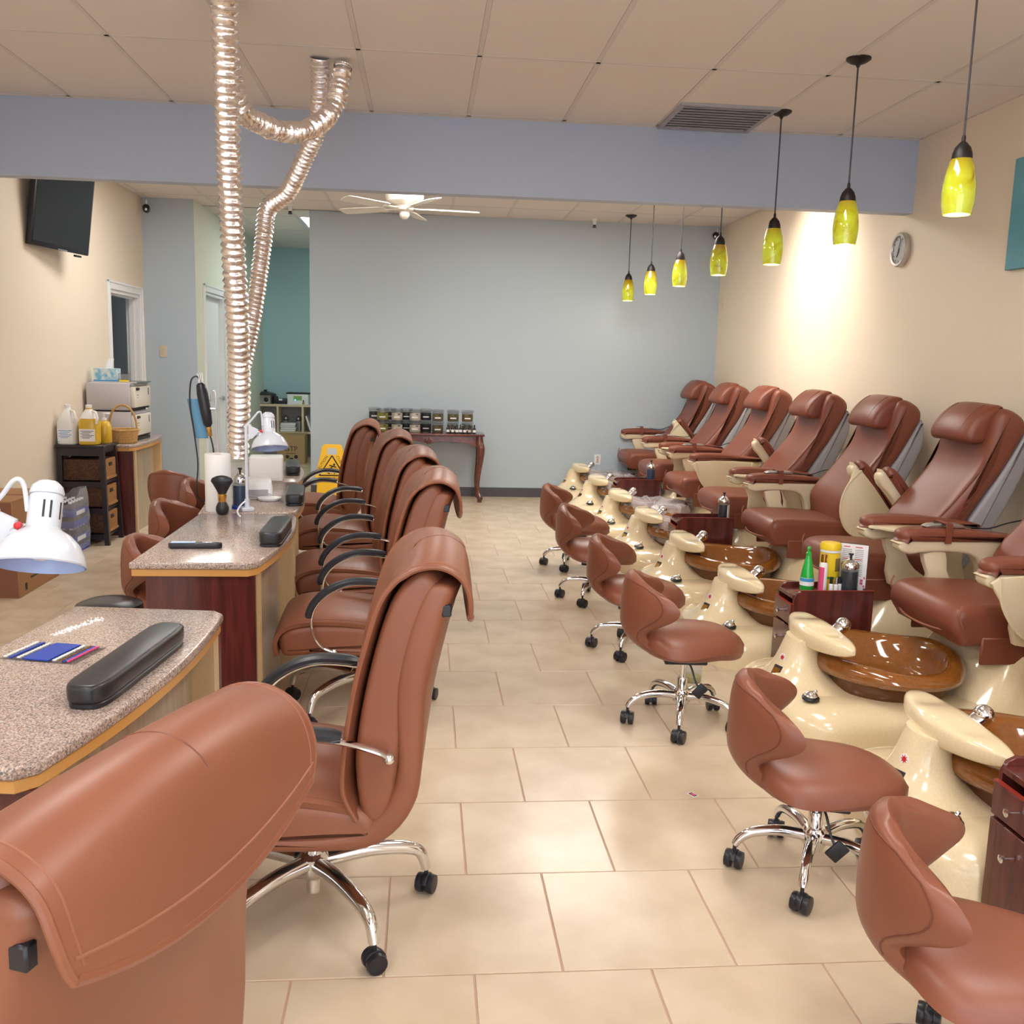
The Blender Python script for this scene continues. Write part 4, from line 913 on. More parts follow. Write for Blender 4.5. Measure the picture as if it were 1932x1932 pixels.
# ================================================================== MANICURE TABLES (client side +X, length along Y)
def table_outline(L, d, bulge, ins=0.0):
    hl = L / 2 - ins
    pts = [(-d + ins, -hl), (-0.035, -hl)]
    n = 14
    for i in range(n + 1):
        u = -1 + 2 * i / n
        pts.append((bulge * (1 - u * u) - ins + 0.0, u * (hl - 0.035)))
    pts += [(-0.035, hl), (-d + ins, hl)]
    return pts
def make_table(L=1.14, d=0.46):
    t = thing('manicure_table', 'x', 'table', (0, 0, 0), 0, 'manicure tables with granite tops')
    ob('granite_top', extr_z(table_outline(L, d, 0.045), 0.735, 0.762, 0.007, 3), 'granite', t)
    ob('edge_band', extr_z(table_outline(L, d, 0.045, 0.006), 0.708, 0.735, 0.002, 1), 'edge', t)
    hl = L / 2
    # mahogany ends
    for s in (-1, 1):
        e = ob('end_panel', box(-d + 0.05, -0.012, min(s * (hl - 0.045), s * (hl - 0.025)), max(s * (hl - 0.045), s * (hl - 0.025)), 0.0, 0.708), 'mahog', t, angle=0)
        if s < 0:
            ob('vent_cap', xf(lathe([(0.038, 0), (0.040, 0.004), (0.036, 0.010), (0.012, 0.013)], 20), Matrix.Translation((-0.155, -hl + 0.025, 0.20)) @ Matrix.Rotation(PI / 2, 4, 'X')), 'black', e)
        # maple pilasters at the client side
        ob('pilaster', tr(extr_z(sm([(-0.098, 0.011), (-0.020, 0.011), (-0.004, 0.016), (-0.004, 0.058), (-0.098, 0.062)], 1), 0.0, 0.708, 0.002, 1), y=s * (hl - 0.055)) if s < 0 else mirror_y(tr(extr_z(sm([(-0.098, 0.011), (-0.020, 0.011), (-0.004, 0.016), (-0.004, 0.058), (-0.098, 0.062)], 1), 0.0, 0.708, 0.002, 1), y=-(hl - 0.055))), 'maple', t)
    n = 12; fr = []
    for i in range(n + 1):
        u = -1 + 2 * i / n; fr.append((0.045 * (1 - u * u) - 0.075, u * (hl - 0.10)))
    ob('front_panel', prism(fr + [(x - 0.02, y) for x, y in reversed(fr)], 0.0, 0.708), 'greywood', t, angle=20)
    ob('drawer_block', box(-d + 0.055, -d + 0.30, -hl + 0.046, -hl + 0.33, 0.08, 0.70), 'mahog', t, angle=0)
    return t
mt0 = make_table()
tabs = [(-0.61, 4.125, 0.0, 'granite topped manicure table second from the camera, with the brush'), (-0.65, 2.31, -0.115, 'granite topped manicure table nearest the camera, lower left'),
        (-0.69, 5.32, 0.115, 'granite topped manicure table third from the camera, with the white desk lamp'), (-0.84, 6.475, 0.15, 'granite topped manicure table farthest in the row')]
for i, (x, y, a, lb) in enumerate(tabs):
    o = mt0 if i == 0 else dup(mt0, (x, y, 0), a)
    o.location = (x, y, 0); o.rotation_euler = (0, 0, a); o['label'] = lb
ZT = 0.762
# ---- padded hand rests
def hand_rest(label, x, y, a, L=0.36, wd=0.105, h=0.062):
    t = thing('hand_rest', label, 'hand rest', (x, y, ZT), a, 'black padded hand rests')
    pl = [(wd / 2 * (0.72 + 0.28 * abs(math.sin(q)) ** 0.5) * math.cos(q) if False else 0, 0) for q in ()]
    n = 40; out = []
    for i in range(n):
        q = 2 * PI * i / n; c, s = math.cos(q), math.sin(q)
        out.append((wd / 2 * math.copysign(abs(c) ** 0.55, c) * (1 - 0.10 * math.exp(-(s / 0.55) ** 2)), L / 2 * math.copysign(abs(s) ** 0.35, s)))
    ob('cushion', extr_z(out, 0.012, h, 0.011, 4), 'black_soft', t)
    ob('base_board', extr_z([(px * 0.97, py * 0.98) for px, py in out], 0.0, 0.014, 0.003, 1), 'black', t)
hand_rest('long black padded hand rest on the nearest manicure table', -0.695, 2.30, -0.12, 0.52, 0.105, 0.055)
hand_rest('black padded hand rest on the second manicure table', -0.615, 4.06, 0.02, 0.42)
hand_rest('black padded hand rest on the third manicure table', -0.675, 5.13, 0.10, 0.40)
hand_rest('black padded hand rest on the farthest manicure table', -0.86, 6.42, 0.14, 0.44)

# ---- desk lamps (white enamel); origin at the pole foot, shade offset and height given
def desk_lamp(label, loc, rz, pole_h, reach, shade_z, tilt=0.3):
    t = thing('desk_lamp', label, 'desk lamp', loc, rz, 'white enamel desk lamps')
    ob('clamp', join(box(-0.03, 0.03, -0.03, 0.03, 0.0, 0.02, 0.004, 1), lathe([(0.013, 0.02), (0.013, 0.06)], 12)), 'white_enamel', t)
    ob('pole', tube([(0, 0, 0.01), (0, 0, pole_h)], 0.008, 10), 'white_enamel', t)
    hx, hz = reach, shade_z + 0.085          # pivot of the head
    for dz in (0.022, -0.022):
        ob('arm', tube([(0.0, 0, pole_h + dz - 0.02), (hx - 0.085, 0, hz + dz * 1.3)], 0.007, 8, 0.7), 'white_enamel', t)
    ob('bracket', extr(sm([(hx - 0.10, hz + 0.035), (hx - 0.10, hz - 0.035), (hx - 0.082, hz - 0.035), (hx - 0.052, hz - 0.005), (hx - 0.052, hz + 0.012)], 1), 0.008, 0.002, 1, 0), 'white_enamel', t)
    ob('pivot_screw', tr(xf(lathe([(0.010, -0.03), (0.014, -0.02), (0.014, 0.02), (0.010, 0.03)], 12), Matrix.Rotation(PI / 2, 4, 'X')), hx - 0.046, 0, hz - 0.012), 'steel', t)
    ob('switch_knob', tr(xf(lathe([(0.007, 0), (0.007, 0.012), (0.003, 0.015)], 10), Matrix.Rotation(PI / 2, 4, 'X')), hx - 0.042, -0.014, hz + 0.004), 'red', t)
    hm = Matrix.Translation((hx, 0, hz)) @ Matrix.Rotation(-tilt, 4, 'X') @ Matrix.Translation((-hx, 0, -hz))
    prof = [(0.088, 0.0), (0.090, 0.003), (0.086, 0.020), (0.074, 0.045), (0.056, 0.064), (0.038, 0.075), (0.033, 0.080), (0.033, 0.145), (0.030, 0.150)]
    inn = [(0.028, 0.145), (0.030, 0.078), (0.053, 0.060), (0.071, 0.042), (0.083, 0.018), (0.0865, 0.0)]
    s = ob('shade', xf(tr(lathe(prof, 32, False, False), hx, 0, shade_z), hm), 'white_enamel', t)
    ob('shade_inside', xf(tr(lathe(inn, 32, True, False), hx, 0, shade_z), hm), 'blue_inside', s)
    ob('cap', xf(tr(lathe([(0.033, 0.150), (0.034, 0.155), (0.030, 0.168), (0.020, 0.178), (0.006, 0.182)], 24), hx, 0, shade_z), hm), 'white_enamel', s)
    for a in (-1.3, -0.9, -0.2):
        ob('vent_slot', xf(box(0.0325, 0.0338, -0.002, 0.002, -0.018, 0.018), hm @ Matrix.Translation((hx, 0, shade_z + 0.115)) @ Matrix.Rotation(a, 4, 'Z')), 'ink', s, angle=0)
    ob('bulb', xf(tr(lathe([(0.014, 0.07), (0.028, 0.045), (0.028, 0.03), (0.012, 0.014)], 16), hx, 0, shade_z), hm), 'white', s)
    ob('power_cord', tube(cr([(hx - 0.03, 0, hz + 0.03), (hx - 0.035, 0, hz + 0.085), (hx - 0.05, -0.005, hz + 0.095), (hx - 0.08, 0, hz + 0.06), (hx - 0.12, 0, hz + 0.02)], 6), 0.005, 8), 'white_enamel', t)
    return t
lp = desk_lamp('white enamel desk lamp at the left edge, hanging over the nearest table', (-1.22, 2.02, ZT), 0.0, 0.47, 0.445, 0.322, 0.40)
lp2 = desk_lamp('white enamel desk lamp behind the foil duct, on the third table', (-0.862, 4.775, ZT), 0.35, 0.42, 0.11, 0.305, 0.28)

# ---- things on the second and third tables
t = thing('paper_towel_roll', 'white paper towel roll standing on the second table', 'paper towels', (-1.0, 4.775, ZT))
ob('roll', lathe([(0.022, 0.0), (0.060, 0.0), (0.062, 0.004), (0.062, 0.276), (0.060, 0.280), (0.022, 0.280), (0.020, 0.27), (0.020, 0.01)], 36, False, False), 'towel', t)
ob('core', lathe([(0.0205, 0.0), (0.0205, 0.278), (0.018, 0.278), (0.018, 0.0)], 20, False, False), 'kraft', t)
t = thing('nail_brush', 'black fan brush with a gold collar on the second table', 'brush', (-0.957, 4.655, ZT))
ob('handle', lathe([(0.018, 0.0), (0.026, 0.006), (0.031, 0.022), (0.030, 0.038), (0.022, 0.055), (0.016, 0.064)], 24), 'black', t)
ob('collar', lathe([(0.017, 0.062), (0.018, 0.064), (0.021, 0.098), (0.019, 0.100)], 24), 'gold', t)
ob('bristles', xf(lathe([(0.018, 0.098), (0.024, 0.112), (0.042, 0.145), (0.053, 0.162), (0.046, 0.176), (0.025, 0.186), (0.006, 0.189)], 24), Matrix.Diagonal((1, 0.45, 1, 1))), 'black', t)
def jar_liquid(label, loc, liq, r=0.036, h=0.12, cat='jar'):
    t = thing('disinfectant_jar', label, cat, loc, 0, 'glass disinfectant jars with chrome lids')
    ob('glass', lathe([(r * 1.15, 0.0), (r * 1.18, 0.012), (r, 0.018), (r, h), (r * 0.95, h + 0.006)], 24, True, False), 'glass', t)
    ob('liquid', lathe([(r * 0.94, 0.016), (r * 0.94, h * 0.86)], 24), liq, t)
    ob('foot', lathe([(r * 1.19, 0.0), (r * 1.2, 0.010), (r * 1.02, 0.018)], 24), 'blue' if liq == 'blue_liquid' else 'glass', t)
    li = ob('lid', lathe([(r * 1.04, h - 0.004), (r * 1.06, h + 0.012), (r * 0.95, h + 0.022), (r * 0.5, h + 0.036), (r * 0.22, h + 0.044)], 24), 'chrome', t)
    ob('lid_knob', lathe([(r * 0.14, h + 0.040), (r * 0.14, h + 0.056), (r * 0.28, h + 0.062), (r * 0.28, h + 0.068)], 14), 'black', li)
    return t
jar_liquid('blue disinfectant jar with chrome lid beside the paper towels', (-0.91, 4.86, ZT), 'blue_liquid', 0.038, 0.135)
t = thing('shaver_tool', 'flat black hand tool with a pale blue blade on the second table', 'tool', (-0.89, 3.83, ZT), 0.06)
ob('body', extr_z(sm([(-0.02, -0.020), (0.07, -0.021), (0.095, -0.012), (0.095, 0.010), (0.07, 0.018), (-0.02, 0.018), (-0.098, 0.016), (-0.098, -0.018)], 2), 0.0, 0.022, 0.005, 2), 'black', t)
ob('blade', box(-0.096, -0.004, -0.012, 0.012, 0.022, 0.026, 0.001, 1), mat('pale_blue_plate', (0.45, 0.62, 0.85), 0.3), t)
ob('slider', box(0.02, 0.06, -0.007, 0.007, 0.021, 0.0255, 0.002, 1), 'steel', t)
tag(ob('lamp_cable', tube(cr([(-0.868, 4.772, ZT + 0.05), (-0.885, 4.74, ZT + 0.035), (-0.895, 4.70, ZT + 0.012), (-0.88, 4.64, ZT + 0.005), (-0.86, 4.58, ZT + 0.005)], 6), 0.0042, 8), 'white'), 'white cable looping over the joint of the second and third tables', 'cable')
# UV lamps and dryer on the third / fourth table
def uv_lamp(label, loc, rz, s=1.0):
    t = thing('nail_dryer', label, 'nail dryer', loc, rz, 'white nail dryers')
    pr = [(-0.09, 0.0), (0.09, 0.0), (0.10, 0.03), (0.095, 0.085), (0.07, 0.11), (-0.07, 0.11), (-0.095, 0.085), (-0.10, 0.03)]
    ob('housing', extr([(x * s, z * s + 0.008) for x, z in sm(pr, 2)], 0.10 * s, 0.02, 3, 1), 'white', t)
    ob('opening', box(-0.07 * s, 0.07 * s, -0.101 * s, -0.097 * s, 0.018, 0.06 * s, 0.006, 1), 'shell', t)
    ob('base_plate', extr_z([(0.11 * s * math.cos(a), -0.02 + 0.12 * s * math.sin(a)) for a in [2 * PI * i / 28 for i in range(28)]], 0.0, 0.010, 0.003, 1), 'shell', t)
uv_lamp('white rounded nail dryer on the third table behind the lamp pole', (-0.90, 5.26, ZT), 0.2, 0.85)
tag(ob('round_dish', tr(lathe([(0.05, 0.0), (0.060, 0.008), (0.062, 0.016), (0.05, 0.012), (0.02, 0.008)], 28), -0.81, 5.13, ZT), 'white'), 'small white round dish on the third table', 'dish')
t = thing('dust_collector', 'white boxy dust collector on the farthest manicure table', 'dust collector', (-0.96, 5.98, ZT), 0.12)
ob('housing', box(-0.10, 0.10, -0.09, 0.09, 0.0, 0.15, 0.012, 3), 'white', t)
ob('grille', box(-0.075, 0.075, -0.092, -0.088, 0.02, 0.06, 0.002, 1), 'paper', t)
# electric file on a chrome stand
t = thing('file_stand', 'black electric nail file hanging on a wire stand behind the towels', 'tool', (-1.07, 5.02, ZT))
ob('stand_base', lathe([(0.05, 0.0), (0.05, 0.006), (0.01, 0.012)], 20), 'steel', t)
ob('wire_stand', join(tube(cr([(0.0, 0, 0.005), (0.012, 0, 0.25), (0.016, 0, 0.44), (0.014, 0, 0.555), (0.006, 0, 0.575), (-0.004, 0, 0.56), (-0.006, 0, 0.53), (-0.02, 0, 0.515)], 5), 0.0045, 8), tube([(0.03, 0.01, 0.01), (0.012, 0.0, 0.50)], 0.0035, 6)), 'steel', t)
ob('clip', box(-0.03, 0.02, -0.008, 0.008, 0.478, 0.492, 0.003, 1), 'steel', t)
hp = Matrix.Translation((-0.04, 0, 0.50)) @ Matrix.Rotation(-0.16, 4, 'Y')
f = ob('handpiece', xf(lathe([(0.012, -0.11), (0.022, -0.095), (0.027, -0.03), (0.028, 0.06), (0.022, 0.105), (0.012, 0.115)], 20), hp), 'black', t)
ob('tip', xf(lathe([(0.006, -0.16), (0.010, -0.155), (0.013, -0.11)], 14), hp), 'gold', f)
ob('bit_bundle', join(*[xf(tube([(dx, dy, 0.10), (dx * 1.5, dy * 1.5, 0.165)], 0.003, 6), hp) for dx, dy in ((0.005, 0), (-0.006, 0.004), (0.0, -0.006), (0.011, 0.003))]), 'steel', f)
ob('power_cord', tube(cr([(-0.055, 0, 0.615), (-0.075, 0, 0.645), (-0.105, 0, 0.62), (-0.115, 0.01, 0.50), (-0.10, 0.02, 0.36), (-0.085, 0.02, 0.20), (-0.095, 0.02, 0.06), (-0.075, 0.03, 0.008), (-0.03, 0.05, 0.005)], 6), 0.004, 6), 'black', f)
ob('lower_cord', tube(cr([(-0.015, 0, 0.345), (0.0, 0, 0.26), (-0.005, 0, 0.12), (0.0, 0.02, 0.01)], 5), 0.004, 6), 'black', f)
tag(ob('dust_mask', tr(padded(lambda s, v: (s * 0.032 - 0.02 * (v), 0.012 * s * s, v * 0.10), 8, 10, 0.006), -1.155, 5.05, ZT + 0.43), mat('blue_fabric', (0.12, 0.30, 0.47), 0.7)), 'pale blue cloth mask hanging beside the electric nail file', 'mask')
# ---- things on the nearest table
t = thing('nail_tip_tray', 'clear tray with a royal blue plate and rows of tiny nail tips', 'tray', (-0.93, 2.45, ZT), -0.25)
ob('tray_sheet', box(-0.10, 0.10, -0.07, 0.07, 0.0, 0.003), 'glass', t, angle=0)
ob('blue_plate', box(-0.04, 0.03, -0.068, 0.068, 0.003, 0.006), 'blue', t, angle=0)
ob('blue_plate', box(-0.078, -0.070, -0.066, 0.066, 0.003, 0.006), 'blue', t, angle=0)
tips = [('paper', -0.092, 0), ('paper', -0.055, 0), ('paper', 0.042, 0), ('pink', 0.080, 1), ('gold', 0.062, 1)]
for m_, x_, alt in tips:
    ob('tip_row', join(*[box(x_ - 0.004, x_ + 0.004, -0.062 + 0.011 * i, -0.055 + 0.011 * i, 0.003, 0.006) for i in range(12)]), m_, t, angle=0)
ob('blue_spacer', box(0.066, 0.074, -0.066, 0.066, 0.003, 0.005), 'blue', t, angle=0)
# salt-like white dust streak
rnd = random.Random(3)
dust = []
for i in range(140):
    u = rnd.random(); px = -0.99 + 0.07 * u + rnd.gauss(0, 0.008); py = 2.62 + 0.17 * u + rnd.gauss(0, 0.008)
    dust.append(tr(lathe([(0.003, 0), (0.0015, 0.002)], 5), px, py, ZT))
o = tag(ob('nail_dust', join(*dust), 'paper', angle=0), 'streak of white nail dust on the nearest granite top', 'dust', kind='stuff')

# ---- foil ducts
def duct(name, label, pts, r, pitch=0.021, crinkle=0.0, amp=0.0045):
    P = cr(pts, 16); L = [0.0]
    for i in range(1, len(P)): L.append(L[-1] + (P[i] - P[i - 1]).length)
    n = int(L[-1] / (pitch / 4)); Q = []; j = 0
    for i in range(n + 1):
        s = L[-1] * i / n
        while j < len(L) - 2 and L[j + 1] < s: j += 1
        u = (s - L[j]) / max(1e-9, L[j + 1] - L[j]); Q.append(P[j].lerp(P[j + 1], min(1, max(0, u))))
    rr = [r + amp * math.sin(2 * PI * i / 4 + 0.3) + random.uniform(-crinkle, crinkle) for i in range(n + 1)]
    V, F = tube(Q, rr, 22); F = F[:-2]
    t = thing(name, label, 'duct', tuple(Q[-1]), 0, 'flexible foil ducts')
    ob('hose', tr((V, F), -Q[-1].x, -Q[-1].y, -Q[-1].z), 'foil', t, angle=60)
    d = (Q[-1] - Q[-2]).normalized()
    q = d.to_track_quat('Z', 'Y').to_matrix().to_4x4()
    ob('open_end', xf(lathe([(r + 0.002, -0.012), (r + 0.002, 0.0), (r - 0.006, 0.0), (r - 0.008, -0.03)], 22, False, True), q), 'steel', t)
duct('foil_duct', 'large silver foil duct hanging vertically over the manicure tables', [(-0.835, 4.30, 3.055), (-0.842, 4.35, 2.8), (-0.868, 4.5, 2.45), (-0.885, 4.66, 2.0), (-0.895, 4.80, 1.6), (-0.925, 4.95, 1.25), (-0.945, 5.02, 1.06), (-0.95, 5.03, 0.99)], 0.052, 0.033, 0.0010, 0.0055)
duct('foil_duct', 'thinner silver foil duct bending down in front of the blue beam', [(-0.56, 5.35, 3.055), (-0.57, 5.45, 2.90), (-0.60, 5.58, 2.74), (-0.69, 5.7, 2.60), (-0.80, 5.85, 2.45), (-0.925, 5.95, 2.37), (-0.955, 5.98, 2.22), (-0.985, 6.0, 2.03), (-1.02, 6.0, 1.80), (-1.06, 6.0, 1.60), (-1.11, 6.0, 1.36), (-1.14, 6.0, 1.20), (-1.14, 5.98, 1.12)], 0.049, 0.026, 0.001, 0.005)
duct('foil_duct', 'crinkled silver foil duct running crosswise under the front ceiling', [(-0.90, 4.55, 3.055), (-0.86, 4.70, 2.66), (-0.78, 4.85, 2.60), (-0.68, 5.0, 2.60), (-0.58, 5.16, 2.66), (-0.48, 5.3, 2.80), (-0.44, 5.36, 3.02)], 0.046, 0.03, 0.004)

# ================================================================== LEFT WALL
# cardboard boxes
def carton(label, x0, x1, y0, y1, z0, z1, words, m='kraft_top', mf='kraft_red'):
    t = thing('cardboard_box', label, 'box', ((x0 + x1) / 2, (y0 + y1) / 2, z0))
    a, b, h = (x1 - x0) / 2, (y1 - y0) / 2, z1 - z0
    ob('body', box(-a, a, -b, b, 0, h - 0.004, 0.003, 1), m, t)
    ob('flap', join(box(-a, a, -b, -0.002, h - 0.004, h), box(-a, a, 0.002, b, h - 0.004, h)), m, t, angle=0)
    ob('tape', box(-a - 0.001, a + 0.001, -0.025, 0.025, h - 0.0005, h + 0.0008), mf, t, angle=0)
    ob('front_sheet', box(-a + 0.004, a - 0.004, -b - 0.001, -b + 0.002, 0.006, h - 0.008), mf, t, angle=0)
    if words:
        ob('print', join(*[face_px(text_vf(w_, s_), a + 0.0005, yy, zz) for w_, s_, yy, zz in words] + [box(a, a + 0.001, -b * 0.45, b * 0.1, h * 0.28, h * 0.32), box(a, a + 0.001, -b * 0.72, -b * 0.62, h * 0.10, h * 0.24)]), 'ink', t, angle=0)
    return t
carton('lower reddish cardboard box on the floor by the left wall', -2.85, -2.465, 6.0, 6.66, 0.0, 0.315, [('AL', 0.11, -0.10, 0.235)])
carton('upper cardboard box stacked by the left wall', -2.85, -2.49, 6.02, 6.62, 0.317, 0.60, None)
# shrink-wrapped water
def bottle_vf(s=1.0):
    return lathe([(0.028 * s, 0.0), (0.031 * s, 0.006), (0.031 * s, 0.05), (0.029 * s, 0.06), (0.031 * s, 0.07), (0.031 * s, 0.12), (0.024 * s, 0.150), (0.012 * s, 0.170), (0.012 * s, 0.178)], 12)
bm_b = mesh(bottle_vf(), 'glass'); bm_c = mesh(lathe([(0.014, 0.176), (0.014, 0.192)], 10), 'white')
for lvl in range(2):
    z = 0.008 + 0.198 * lvl
    t = thing('water_case', ('upper' if lvl else 'lower') + ' shrink-wrapped case of clear water bottles by the left wall', 'water bottles', (-2.725, 7.50, z - 0.008), 0, 'cases of bottled water')
    ob('tray', join(box(-0.125, 0.125, -0.155, 0.155, 0.0, 0.006), box(-0.127, -0.123, -0.157, 0.157, 0.0, 0.05), box(0.123, 0.127, -0.157, 0.157, 0.0, 0.05), box(-0.127, 0.127, -0.157, -0.153, 0.0, 0.05), box(-0.127, 0.127, 0.153, 0.157, 0.0, 0.05)), 'blue', t, angle=0)
    for i in range(4):
        for j in range(5):
            if lvl == 0 and not (j == 0 or i == 3): continue
            b_ = ob('bottle', bm_b, None, t, (-0.093 + 0.062 * i, -0.124 + 0.062 * j, 0.006))
            ob('bottle_cap', bm_c, None, b_)
    ob('label_band', box(-0.128, 0.128, -0.158, 0.158, 0.085, 0.125), 'blue', t, angle=0)
    ob('label_print', join(box(-0.07, 0.05, -0.1595, -0.158, 0.090, 0.120), box(0.128, 0.1295, -0.10, 0.08, 0.090, 0.120)), 'paper', t, angle=0)
rnd = random.Random(9)
def bagpt(s, v):
    a = 2 * PI * s; k = max(abs(math.cos(a)), abs(math.sin(a)))
    zz = 0.02 + 0.46 * v
    sh_ = 1.0 - 0.10 * max(0, v - 0.75) / 0.25
    return (-2.725 + 0.132 * sh_ * math.cos(a) / k, 7.50 + 0.162 * sh_ * math.sin(a) / k, 0.02 + v * (0.36 + 0.10 * max(0, math.cos(a - 0.7))))
rs = []
for j in range(9):
    rs.append([tuple(Vector(bagpt(i / 40, j / 8)) + Vector((rnd.uniform(0, 0.008), rnd.uniform(-0.008, 0), rnd.uniform(-0.006, 0.006)))) for i in range(40)])
for r_ in rs:
    for i in range(len(r_)):
        x, y, z = r_[i]
        r_[i] = (max(x, -2.855), y, max(z, 0.004))
tag(ob('shrink_film', rings(rs, False, False), 'bag', angle=0), 'crumpled grey shrink film torn open around the water cases', 'plastic film')
# dark stand with wicker drawers
t = thing('basket_stand', 'espresso wood stand with three wicker drawers', 'stand', (-2.66, 7.885, 0))
for sx in (-1, 1):
    for sy in (-1, 1):
        ob('leg', rings([[(sx * (0.165 + q) + d1_ * 0.018, sy * (0.155 + q) + d2_ * 0.018, z_) for d1_, d2_ in ((-1, -1), (1, -1), (1, 1), (-1, 1))] for z_, q in ((0.0, 0.018 if sx > 0 else 0.0), (0.768, -0.008))]), 'espresso', t, angle=0)
ob('top_board', box(-0.185, 0.185, -0.185, 0.185, 0.768, 0.79, 0.004, 1), 'espresso', t)
ob('apron', join(box(-0.15, 0.15, -0.165, -0.145, 0.705, 0.768), box(-0.15, 0.15, 0.145, 0.165, 0.705, 0.768), box(0.145, 0.165, -0.14, 0.14, 0.725, 0.768), box(-0.165, -0.145, -0.14, 0.14, 0.705, 0.768)), 'espresso', t, angle=0)
for k, z_ in enumerate((0.09, 0.30, 0.51)):
    ob('shelf_rail', join(box(-0.165, 0.168, -0.165, -0.148, z_ - 0.05, z_ - 0.008), box(-0.165, 0.168, 0.148, 0.165, z_ - 0.05, z_ - 0.008), box(0.150, 0.168, -0.15, 0.15, z_ - 0.03, z_ - 0.008), box(-0.165, 0.15, -0.148, 0.148, z_ - 0.02, z_ - 0.008)), 'espresso', t, angle=0)
    d_ = ob('wicker_drawer', box(-0.15, 0.158, -0.138, 0.138, z_, z_ + 0.165, 0.006, 2), 'wicker_dark', t)
    ob('drawer_front', join(box(0.156, 0.170, -0.138, 0.138, z_, z_ + 0.165, 0.005, 1), box(0.158, 0.180, -0.138, 0.138, z_, z_ + 0.022, 0.008, 2)), 'wicker', d_)
    ob('handle', box(0.170, 0.176, -0.035, 0.035, z_ + 0.105, z_ + 0.135, 0.004, 1), 'ink', d_)
# jugs on the stand
def jug(label, loc, m, rz, fill):
    t = thing('gallon_jug', label, 'jug', loc, rz, 'gallon jugs on the dark stand')
    rs = []
    for z_, a, p in ((0.0, 0.066, 4), (0.008, 0.073, 4), (0.12, 0.075, 4), (0.17, 0.075, 3.2), (0.20, 0.068, 2.8), (0.235, 0.052, 2.4), (0.262, 0.033, 2), (0.275, 0.024, 2), (0.290, 0.022, 2)):
        rs.append(selip(0, 0, a, a, z_, p, 32))
    ob('body', rings(rs), m, t)
    ob('cap', tr(lathe([(0.023, 0.0), (0.024, 0.004), (0.024, 0.022), (0.020, 0.024)], 18), z=0.286), 'jug_white', t)
    ob('handle', tube(cr([(0.03, -0.015, 0.262), (0.062, -0.045, 0.252), (0.074, -0.058, 0.21), (0.066, -0.056, 0.165)], 6), 0.010, 10), 'jug_white', t)
    lb = ob('label', box(-0.058, 0.058, -0.0765, -0.073, 0.03, 0.125), 'paper', t, angle=0)
    ob('label_print', join(*[box(-0.05 + 0.012 * (i % 2), 0.05 - 0.016 * (i % 3), -0.0772, -0.0763, 0.108 - 0.011 * i, 0.112 - 0.011 * i) for i in range(6)]), 'label_blue' if not fill else 'ink', lb, angle=0)
    if fill: ob('clear_shoulder', rings([selip(0, 0, a, a, z_, p, 32) for z_, a, p in ((0.205, 0.0675, 2.8), (0.236, 0.0525, 2.4), (0.263, 0.0335, 2), (0.276, 0.0245, 2))], False, False), 'jug_white', t)
jug('white gallon jug of lotion on the dark stand', (-2.768, 7.80, 0.79), 'jug_white', 0, False)
jug('yellow gallon jug of soap on the dark stand', (-2.605, 7.79, 0.79), 'jug_yellow', 0.05, True)
t = thing('pump_bottle', 'yellow pump bottle half hidden behind the yellow jug', 'bottle', (-2.545, 7.96, 0.79))
ob('body', lathe([(0.05, 0.0), (0.053, 0.006), (0.053, 0.13), (0.04, 0.165), (0.018, 0.18)], 24), 'jug_yellow', t)
ob('pump', join(tr(lathe([(0.018, 0.0), (0.018, 0.02), (0.006, 0.024), (0.006, 0.05)], 14), z=0.178), box(-0.012, 0.045, -0.010, 0.010, 0.226, 0.240, 0.004, 1)), 'white', t)
# side table at the left wall
o = dup(mt0, (-2.40, 8.68, 0), 0.05, 'granite topped side table against the left wall, under the towel warmers')
def warmer(label, z0, first):
    t = thing('towel_warmer', label, 'towel warmer', (-2.64, 8.66, z0), 0, 'stacked towel warmers')
    ob('cabinet', box(-0.19, 0.165, -0.25, 0.25, 0.0, 0.228, 0.008, 2), 'oven', t)
    d_ = ob('door', box(0.165, 0.20, -0.235, 0.245, 0.022, 0.200, 0.006, 2), 'oven_door', t)
    ob('handle', tr(extr(sm([(0.0, 0.0), (0.012, 0.006), (0.012, 0.02), (0.0, 0.026)], 1), 0.035, 0.003, 1, 0), 0.20, -0.15, 0.165), 'ink', d_)
    ob('door_print', join(box(0.2, 0.2008, -0.17, -0.11, 0.125, 0.129), box(0.2, 0.2008, -0.16, -0.12, 0.105, 0.108), box(0.2, 0.2008, 0.17, 0.19, 0.12, 0.18)), 'ink', d_, angle=0)
    ob('control_strip', box(0.165, 0.19, -0.235, 0.245, 0.203, 0.224, 0.003, 1), 'shell', t)
    ob('gasket', box(0.163, 0.185, -0.24, 0.248, 0.004, 0.018, 0.002, 1), 'ink', t)
warmer('lower towel warmer cabinet on the side table', 0.784, True)
warmer('upper towel warmer cabinet under the tissue box', 1.024, False)
tag(ob('warmer_stand', box(-2.83, -2.45, 8.42, 8.90, 0.762, 0.784, 0.004, 1), 'ink'), 'black flat tray under the towel warmers', 'tray')
tag(ob('warmer_spacer', box(-2.82, -2.48, 8.43, 8.89, 1.012, 1.024, 0.002, 1), 'ink'), 'thin black spacer between the two towel warmers', 'spacer')
tag(ob('steel_tray', join(box(-2.80, -2.42, 8.44, 8.86, 1.252, 1.256), box(-2.80, -2.42, 8.44, 8.446, 1.256, 1.264), box(-2.80, -2.42, 8.854, 8.86, 1.256, 1.264), box(-2.426, -2.42, 8.446, 8.854, 1.256, 1.264)), 'steel', angle=0), 'thin steel tray on top of the towel warmers', 'tray')
t = thing('tissue_box', 'blue and white patterned tissue box on the towel warmers', 'tissue box', (-2.705, 8.58, 1.256))
